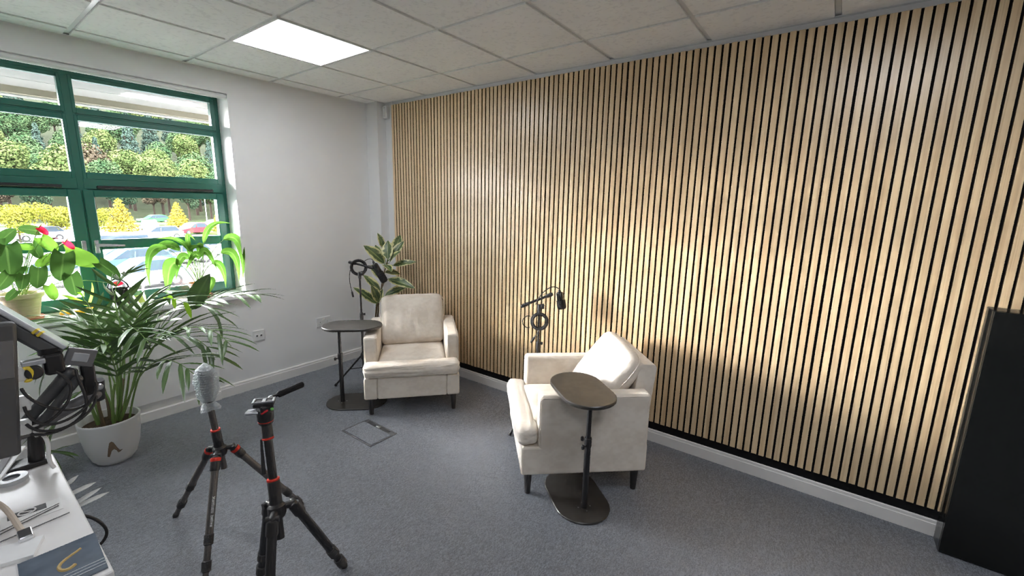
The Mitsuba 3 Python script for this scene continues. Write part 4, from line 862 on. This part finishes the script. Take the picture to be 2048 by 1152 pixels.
# peace lily on the sill
thin('leaf_lily', proc(lambda p, n, uv: mix(mix((0.040, 0.105, 0.014), (0.075, 0.165, 0.024), noise(p.x*10, p.y*10, p.z*10)), (0.14, 0.24, 0.06), 0.5*(1-smoothstep(0.02, 0.08, dr.abs(uv.x-0.5))))), 0.3, 0.75)
lx, ly = 1.648, -0.06
add('peace_lily__pot', lathe([(0.050, SZ+.012), (0.056, SZ+.012), (0.068, SZ+.095), (0.074, SZ+.097), (0.075, SZ+.115), (0.070, SZ+.117), (0.064, SZ+.095)], 36, (lx, ly, 0)), 'terracotta', 35); labels['peace_lily__pot'] = {'label': 'terracotta pot'}
add('peace_lily__saucer', lathe([(0.055, SZ+.001), (0.074, SZ+.003), (0.082, SZ+.020), (0.079, SZ+.021), (0.072, SZ+.012), (.02, SZ+.011)], 36, (lx, ly, 0)), 'terracotta', 35)
add('peace_lily__soil', lathe([(0.066, SZ+.098), (0.03, SZ+.105), (0.01, SZ+.106)], 24, (lx, ly, 0)), 'soil', 30)
LILY = [([[1.698, -0.06, 0.939], [1.766, -0.02, 1.126], [1.882, 0.03, 0.913]], 0.086), ([[1.659, -0.08, 0.931], [1.778, -0.1, 1.265], [1.942, -0.08, 1.153]], 0.058), ([[1.669, -0.07, 0.934], [1.842, -0.05, 1.257], [1.971, -0.0, 0.996]], 0.047), ([[1.627, -0.07, 0.948], [1.516, -0.06, 1.417], [1.398, -0.02, 1.428]], 0.036), ([[1.632, -0.06, 0.93], [1.445, -0.04, 1.305], [1.37, 0.03, 0.968]], 0.061), ([[1.632, -0.06, 0.93], [1.48, -0.02, 1.2], [1.404, 0.04, 0.965]], 0.058), ([[1.645, -0.09, 0.94], [1.696, -0.1, 1.259], [1.872, -0.1, 1.322]], 0.032), ([[1.638, -0.09, 0.939], [1.673, -0.1, 1.227], [1.551, -0.06, 1.23]], 0.036), ([[1.658, -0.05, 0.935], [1.719, -0.02, 1.179], [1.816, 0.01, 1.022]], 0.05), ([[1.645, -0.05, 0.933], [1.618, -0.02, 1.21], [1.543, 0.02, 1.069]], 0.047), ([[1.645, -0.05, 0.933], [1.659, 0.0, 1.195], [1.753, 0.03, 1.092]], 0.043), ([[1.653, -0.1, 0.927], [1.665, -0.11, 1.342], [1.627, -0.1, 1.294]], 0.029), ([[1.66, -0.03, 0.918], [1.638, 0.03, 1.002], [1.681, 0.075, 0.838]], 0.043), ([[1.645, -0.04, 0.934], [1.58, -0.01, 1.109], [1.507, 0.05, 0.926]], 0.047), ([[1.649, -0.08, 0.93], [1.606, -0.09, 1.262], [1.614, -0.05, 1.148]], 0.036)]
for q, (pts, w) in enumerate(LILY):
    pts = np.array(pts); rt = np.array([lx+(pts[0, 0]-lx)*.4, ly+(pts[0, 1]-ly)*.4, SZ+.10])
    cv = spline(np.vstack([rt, pts[0]*.5+pts[1]*.5+[(pts[0, 0]-pts[1, 0])*.25, 0, .02], pts[1], pts[2]]), 40)
    lk = num('peace_lily__leaf'); m0 = 20; seg = cv[m0:]; tg = np.gradient(seg, axis=0); tg /= np.linalg.norm(tg, axis=1, keepdims=True)
    v, uv, f = [], [], []; ref = np.array([.1, .85, .45])
    for k in range(len(seg)):
        t = k/(len(seg)-1); wd = max(.03, math.sin(PI*t**.7)**.85)*w/2*1.15; n = ref-tg[k]*(ref@tg[k]); n /= np.linalg.norm(n); s = np.cross(tg[k], n)
        for i in range(7):
            a = -1+i/3; v.append(seg[k]+s*a*wd+n*(abs(a)*wd*.28+.06*wd*math.sin(k*1.1+i))); uv.append((i/6, t))
    for k in range(len(seg)-1):
        for i in range(6): c = k*7+i; f += [(c, c+1, c+8), (c, c+8, c+7)]
    scene[lk] = mikit.ply(TM(v, f), 'leaf_lily', True, uv=np.array(uv))
    add(lk+'__stalk', tube(cv[:m0+2], np.linspace(.0028, .0018, m0+2), 6), 'stem_green', 40)
tag('peace_lily', 'bright green peace lily with drooping leaves at the right end of the window sill', 'potted plant')

# things on the sill
mat('paper_yellow', (0.72, 0.36, 0.02), 0.6); mat('paper_white', (0.78, 0.78, 0.76), 0.7); mat('label_lime', (0.55, 0.65, 0.15), 0.5)
ev = pose(rbox(-.085, .085, -.045, .045, 0, .020, .009), 2.345, -0.095, SZ+.0005, -0.18)
add('padded_envelope__body', ev, 'paper_yellow', 40)
add('padded_envelope__label', pose(box(-.045, .035, -.028, .026, .0202, .0208), 2.345, -0.095, SZ, -0.18), 'paper_white', False); labels['padded_envelope__label'] = {'label': 'white address label'}
tag('padded_envelope', 'yellow padded envelope with a white label lying on the window sill', 'envelope')
kx, ky = 2.128, -0.070
add('black_container__body', lathe([(0.040, SZ+.001), (0.048, SZ+.004), (0.052, SZ+.10), (0.055, SZ+.135), (0.053, SZ+.137), (0.050, SZ+.12), (0.044, SZ+.02), (.01, SZ+.018)], 36, (kx, ky, 0)), 'gloss_black', 35)
add('black_container__handle', tube(spline([(kx+.050, ky, SZ+.12), (kx+.050, ky+.005, SZ+.175), (kx+.015, ky+.01, SZ+.205), (kx-.03, ky+.008, SZ+.185), (kx-.050, ky, SZ+.12)], 24), .0045, 8), 'gloss_black', 40)
tag('black_container', 'black tub shaped container with a looped handle on the sill beside the envelope', 'container')
jx, jy = 2.025, -0.062
scene['clear_plastic'] = {'type': 'thindielectric', 'int_ior': 1.45}
add('clear_jar__body', lathe([(0.038, SZ+.001), (0.042, SZ+.005), (0.042, SZ+.10), (0.034, SZ+.118), (0.034, SZ+.135)], 36, (jx, jy, 0)), 'clear_plastic', 35)
an_ = np.linspace(PI*.05, PI*.75, 16)
add('clear_jar__label', loft([np.stack([jx+(.0425+o)*np.cos(an_), jy+(.0425+o)*np.sin(an_), np.full(16, z)], 1) for z, o in ((SZ+.025, 0), (SZ+.075, 0), (SZ+.075, .0008), (SZ+.025, .0008))], caps=False, closed=True), 'label_lime', 30); labels['clear_jar__label'] = {'label': 'yellow green label'}
add('clear_jar__lid', lathe([(0.036, SZ+.130), (0.037, SZ+.132), (0.037, SZ+.148), (0.034, SZ+.150)], 30, (jx, jy, 0)), 'plastic_white', 35)
tag('clear_jar', 'clear jar with a yellow green label on the sill behind the palm leaves', 'jar')

# ------------------------------------------------------------------ desk at the left
DZ = 0.725
mat('desk_white', (0.74, 0.72, 0.70), 0.28); mat('dark_grey', (0.050, 0.052, 0.055), 0.45); mat('mid_grey', (0.12, 0.12, 0.125), 0.45); mat('silver', (0.55, 0.56, 0.58), 0.35, metallic=0.7)
mat('yellow_plastic', (0.75, 0.55, 0.03), 0.4); mat('beige_strap', (0.50, 0.42, 0.34), 0.6); mat('clear_grey', (0.5, 0.52, 0.54), 0.15)
add('desk__worktop', box(2.722, 4.10, 1.785, 2.600, DZ-.025, DZ, .003), 'desk_white', False)
for q, (x, y) in enumerate(((2.80, 1.84), (2.80, 2.54), (4.04, 1.84), (4.04, 2.54))):
    add(num('desk__leg'), rbox(x-.025, x+.025, y-.025, y+.025, 0, DZ-.024, .004), 'plastic_white', 40)
tag('desk', 'white topped desk in the bottom left corner', 'desk')
# near monitor
_ml = np.array([-0.104, 0.0, 0.9946]); _mx = np.array([0.9946*math.cos(.10), math.sin(.10), 0.104]); _mx /= np.linalg.norm(_mx)
Mm = frame_matrix([2.790, 1.862, 0.800], _mx, np.cross(_ml, _mx), _ml)
add('monitor__back_shell', xf(rbox(.010, .56, 0, .040, 0, .435, .012), Mm), 'dark_grey', 40)
add('monitor__screen', xf(box(.020, .55, -.004, .001, .012, .425), Mm), 'gloss_black', False)
add('monitor__socket_bay', xf(box(.02, .12, .039, .045, .26, .38, .002), Mm), 'mid_grey', False)
for q, z in enumerate((.06, .14, .24)):
    add(num('monitor__plug'), xf(rbox(-.016, .016, .008, .030, z, z+.05, .004), Mm), 'plastic_white', 40)
tag('monitor', 'dark grey monitor seen from behind at the left edge of the photo', 'monitor')
# second display, tipped back
_ta, _tb = np.array([2.762, 1.800, 1.246]), np.array([2.648, 1.845, 1.112])
_tx = (_tb-_ta)/np.linalg.norm(_tb-_ta); _ty = np.array([0.0, -1.0, 0.0]); _ty = _ty-_tx*(_ty@_tx); _ty /= np.linalg.norm(_ty); _tz = np.cross(_tx, _ty)
if _tz[2] < 0: _ty, _tz = -_ty, -_tz
Mt = frame_matrix(_ta, _tx, _ty, _tz); _tl = float(np.linalg.norm(_tb-_ta))
add('tilted_display__bezel', xf(rbox(-.09, _tl, -.16 if _ty[1] > 0 else -.03, .03 if _ty[1] > 0 else .16, -.010, .006, .004), Mt), 'silver', 40)
add('tilted_display__back', xf(rbox(-.085, _tl-.004, -.155 if _ty[1] > 0 else -.025, .025 if _ty[1] > 0 else .155, -.050, -.008, .010), Mt), 'dark_grey', 40)
add('tilted_display__stripe', xf(cat([box(.085+.014*q, .092+.014*q, -.05, .031, -.0105, .0066) for q in range(2)]), Mt), 'yellow_plastic', False)
labels['tilted_display__bezel'] = {'label': 'silver bezel'}; labels['tilted_display__stripe'] = {'label': 'yellow stripes'}
tag('tilted_display', 'tilted display with a silver edge above the monitor arm, in front of the palm', 'monitor')
# monitor arm
ma = 'articulated_arm'
add(ma+'__base', rbox(2.735, 2.835, 1.79, 1.86, DZ+.0005, DZ+.018, .005), 'metal_black', 40)
add(ma+'__post', cyl((2.765, 1.83, DZ+.01), (2.750, 1.84, .885), .020, n=20), 'metal_black', 30)
add(ma+'__lower_link', hull(np.vstack([_ico*.024+[2.785, 1.84, .853], _ico*.020+[2.600, 1.85, .925]])), 'mid_grey', 40)
add(ma+'__elbow', cyl((2.592, 1.835, .900), (2.588, 1.85, .975), .020, n=20), 'metal_black', 30)
add(ma+'__elbow_bolt', stack((2.590, 1.868, .955), (2.588, 1.882, .958), [(0, .012), (.6, .012), (1, .007)], 14), 'steel', 30)
add(ma+'__spring_link', cat([hull(np.vstack([_ico*.016+[2.775, 1.85, .885], _ico*.022+[2.655, 1.86, 1.025]])), hull(np.vstack([_ico*.012+[2.748, 1.88, .875], _ico*.014+[2.640, 1.885, 1.005]]))]), 'dark_grey', 40)
add(ma+'__upright', rbox(2.590, 2.628, 1.83, 1.87, .93, 1.045, .010), 'metal_black', 40)
add(ma+'__joint_block', cat([rbox(2.662, 2.712, 1.825, 1.885, 1.035, 1.108, .012), cyl((2.687, 1.84, 1.10), (2.687, 1.84, 1.122), .030, n=24)]), 'metal_black', 40)
add(ma+'__mount_plate', xf(rbox(-.038, .038, -.010, .010, -.030, .030, .004), frame_matrix([2.622, 1.865, 1.075], [.92, 0, .39], [0, 1.0, 0], [-.39, 0, .92])), 'mid_grey', 40); labels[ma+'__mount_plate'] = {'label': 'grey mounting plate'}
add(ma+'__mount_plate__inset', xf(rbox(-.020, .022, .008, .013, -.014, .016, .003), frame_matrix([2.622, 1.865, 1.075], [.92, 0, .39], [0, 1.0, 0], [-.39, 0, .92])), 'silver', 40)
add(ma+'__tension_bar', rbox(2.706, 2.760, 1.865, 1.895, 1.083, 1.100, .004), 'silver', 40)
add(ma+'__knob', stack((2.736, 1.872, 1.058), (2.736, 1.898, 1.060), [(0, .018), (.1, .022), (.9, .022), (1, .018)], 24), 'rubber_black', 30)
add(ma+'__knob_ring', tube(np.stack([2.752+.012*np.cos(np.linspace(1.2, 5.2, 18)), np.full(18, 1.893), 1.059+.021*np.sin(np.linspace(1.2, 5.2, 18))], 1), .0062, 8), 'yellow_plastic', 40); labels[ma+'__knob_ring'] = {'label': 'yellow ring on the knob'}
tag(ma, 'black and grey jointed monitor arm carrying cables at the left of the desk', 'monitor arm')
cr_ = np.random.default_rng(11)
paths = [[(2.770, 1.905, 1.02), (2.70, 1.93, .93), (2.655, 1.92, .915), (2.600, 1.90, .96)], [(2.772, 1.905, .96), (2.715, 1.93, .885), (2.655, 1.925, .90), (2.598, 1.90, .985)],
         [(2.775, 1.905, .90), (2.72, 1.935, .865), (2.645, 1.93, .885), (2.605, 1.90, .935)], [(2.640, 1.89, 1.04), (2.635, 1.91, .97), (2.640, 1.92, .90), (2.700, 1.93, .86), (2.770, 1.91, .865)],
         [(2.690, 1.90, 1.05), (2.665, 1.92, .98), (2.700, 1.93, .92), (2.765, 1.91, .88)]]
labs = ['black cable drooping from the monitor to the arm elbow, uppermost of the bundle', 'black cable in the middle of the bundle on the monitor arm', 'black cable lowest in the bundle on the monitor arm', 'black cable looping down behind the grey mounting plate', 'black cable running beside the spring link of the monitor arm']
for pth, lb in zip(paths, labs):
    c = num('monitor_cable'); add(c, tube(spline(pth, 30), .0045, 8), 'rubber_black', 40); tag(c, lb, 'cable')
add('white_lead__cord', tube(spline([(2.752, 1.90, .86), (2.738, 1.91, .82), (2.742, 1.92, .775), (2.735, 1.93, .735)], 20), .006, 8), 'plastic_white', 40)
add('white_lead__plug', rbox(2.740, 2.764, 1.885, 1.915, .850, .885, .005), 'plastic_white', 40)
tag('white_lead', 'white lead hanging by the base of the monitor arm', 'cable')
# things lying on the desk
def card(key, x, y, w, h, rz, t, m, z=DZ): add(key, pose(box(-w/2, w/2, -h/2, h/2, 0, t), x, y, z+.0004, rz), m, False)
add('leaflet__sheet', pose(box(-.060, .060, -.036, .036, 0, .0012), 2.812, 2.165, DZ+.0004, -.03), 'paper_white', False)
add('leaflet__header', pose(box(-.036, .040, -.020, .012, .0012, .0016), 2.818, 2.150, DZ+.0004, -.06), 'dark_grey', False); labels['leaflet__header'] = {'label': 'black header panel'}
lg = [tube(np.stack([2.820+.017*np.cos(np.linspace(0, 2*PI, 25)[:-1]), 2.146+.014*np.sin(np.linspace(0, 2*PI, 25)[:-1]), np.full(24, DZ+.0022)], 1), .0022, 6, closed=True), tube([(2.831, 2.137, DZ+.0022), (2.808, 2.155, DZ+.0022)], .0018, 6)]
add('leaflet__logo', cat(lg), 'white_ink', 40); labels['leaflet__logo'] = {'label': 'white ring logo with a slash'}
tag('leaflet', 'white leaflet with a black header and white slashed ring logo on the desk', 'leaflet')
add('document_frame__rods', cat([tube([(2.900, 2.262, DZ+.004), (2.747, 2.247, DZ+.004)], .0016, 6), tube([(2.900, 2.228, DZ+.004), (2.760, 2.182, DZ+.004)], .0016, 6), tube([(2.900, 2.214, DZ+.005), (2.758, 2.172, DZ+.005)], .0012, 6)]), 'mid_grey', 40)
tag('document_frame', 'thin dark rods lying across the desk beside the leaflet', 'rods')
card('note_card__sheet', 2.860, 2.345, .085, .080, -.35, .010, 'sill_white'); tag('note_card', 'small white pad on the desk in front of the leaflet', 'notepad')
add('strap__band', tube(spline([(2.885, 2.05, DZ+.020), (2.862, 2.13, DZ+.040), (2.848, 2.21, DZ+.030), (2.838, 2.285, DZ+.012)], 24), .007, 8), 'beige_strap', 40)
add('strap__buckle', rbox(2.822, 2.850, 2.270, 2.318, DZ+.004, DZ+.022, .004), 'chrome', 40); labels['strap__buckle'] = {'label': 'chrome buckle'}
tag('strap', 'beige strap with a chrome buckle curling over the white pad on the desk', 'strap')
add('brochure__cover', pose(box(-.070, .070, -.088, .088, 0, .004), 2.795, 2.490, DZ+.0004, -.04), 'brochure_print', False)
scene['brochure_print'] = {'type': 'twosided', 'bsdf': {'type': 'principled', 'base_color': proc(lambda p, n, uv: mix((0.055, 0.075, 0.105), (0.12, 0.15, 0.19), fbm(p.x*30, p.y*30, 0.0))), 'roughness': 0.15, 'specular': 0.5, 'clearcoat': 1.0}}
mat('gold_print', (0.45, 0.32, 0.12), 0.35)
add('brochure__emblem', tube(spline([(2.757, 2.452, DZ+.0046), (2.782, 2.468, DZ+.0046), (2.802, 2.492, DZ+.0046), (2.794, 2.516, DZ+.0046), (2.776, 2.510, DZ+.0046)], 24), np.linspace(.003, .0045, 24), 6), 'gold_print', 40); labels['brochure__emblem'] = {'label': 'gold curved emblem'}
add('brochure__sleeve', pose(cat([box(-.0725, .0725, .045+.012*q, .047+.012*q, .0042, .0052) for q in range(3)]), 2.795, 2.490, DZ+.0004, -.04), 'clear_grey', False); labels['brochure__sleeve'] = {'label': 'shiny creased plastic sleeve'}
tag('brochure', 'dark blue brochure with a gold emblem in a shiny sleeve at the desk corner', 'brochure')
add('clear_roll__ring', lathe([(0.020, DZ+.0005), (0.036, DZ+.0005), (0.037, DZ+.012), (0.036, DZ+.014), (0.020, DZ+.014), (0.019, DZ+.012)], 36, (2.828, 1.905, 0), caps=False), 'clear_grey', 35)
tag('clear_roll', 'round glossy grey ring on the desk behind the grey strips', 'ring')
for q, (a, b, m) in enumerate((((2.870, 1.90, DZ+.012), (2.775, 1.66, DZ+.060), 'mid_grey'), ((2.872, 1.925, DZ+.010), (2.785, 1.73, DZ+.035), 'paper_white'))):
    a, b = np.array(a), np.array(b); d = (b-a)/np.linalg.norm(b-a); s = np.cross(d, [0, 0, 1]); s /= np.linalg.norm(s); n = np.cross(s, d)
    c = num('flat_strip'); add(c, xf(rbox(0, np.linalg.norm(b-a), -.010, .010, -.003, .003, .002), frame_matrix(a, d, np.cross(n, d), n)), m, 30)
    tag(c, ('grey flat strip leaning up from the desk towards the arm', 'white flat strip lying below the grey strip on the desk')[q], 'strip')
# pale leaf tips and a cable beside the desk
mat('leaf_white', (0.72, 0.72, 0.68), 0.4)
for q, (a, b) in enumerate((((2.715, 1.90, .640), (2.681, 1.90, .667)), ((2.715, 1.90, .612), (2.641, 1.90, .618)), ((2.708, 1.90, .566), (2.630, 1.90, .590)), ((2.705, 1.90, .560), (2.612, 1.90, .562)))):
    a = np.array(a)+[.02, 0, -.01]
    add_leaf(num('white_plant__blade'), blade(a, b, .014, (.2, .8, .5), .10, .25, 'strap', 5, 9), 'leaf_white')
add('white_plant__stem', tube(spline([(2.735, 1.90, .02), (2.745, 1.90, .35), (2.735, 1.90, .63)], 20), .006, 8), 'stem_green', 40)
add('white_plant__pot', lathe([(.035, 0), (.045, .002), (.055, .10), (.052, .10), (.045, .09), (.01, .09)], 28, (2.738, 1.90, 0)), 'ceramic_white', 35)
tag('white_plant', 'slim white leaf tips poking out past the edge of the desk', 'potted plant')
add('desk_cable', tube(spline([(2.735, 1.86, .52), (2.678, 1.90, .501), (2.645, 1.905, .450), (2.639, 1.905, .405), (2.658, 1.90, .375), (2.735, 1.88, .35)], 30), .005, 8), 'rubber_black', 40)
tag('desk_cable', 'black cable looping out below the edge of the desk', 'cable')
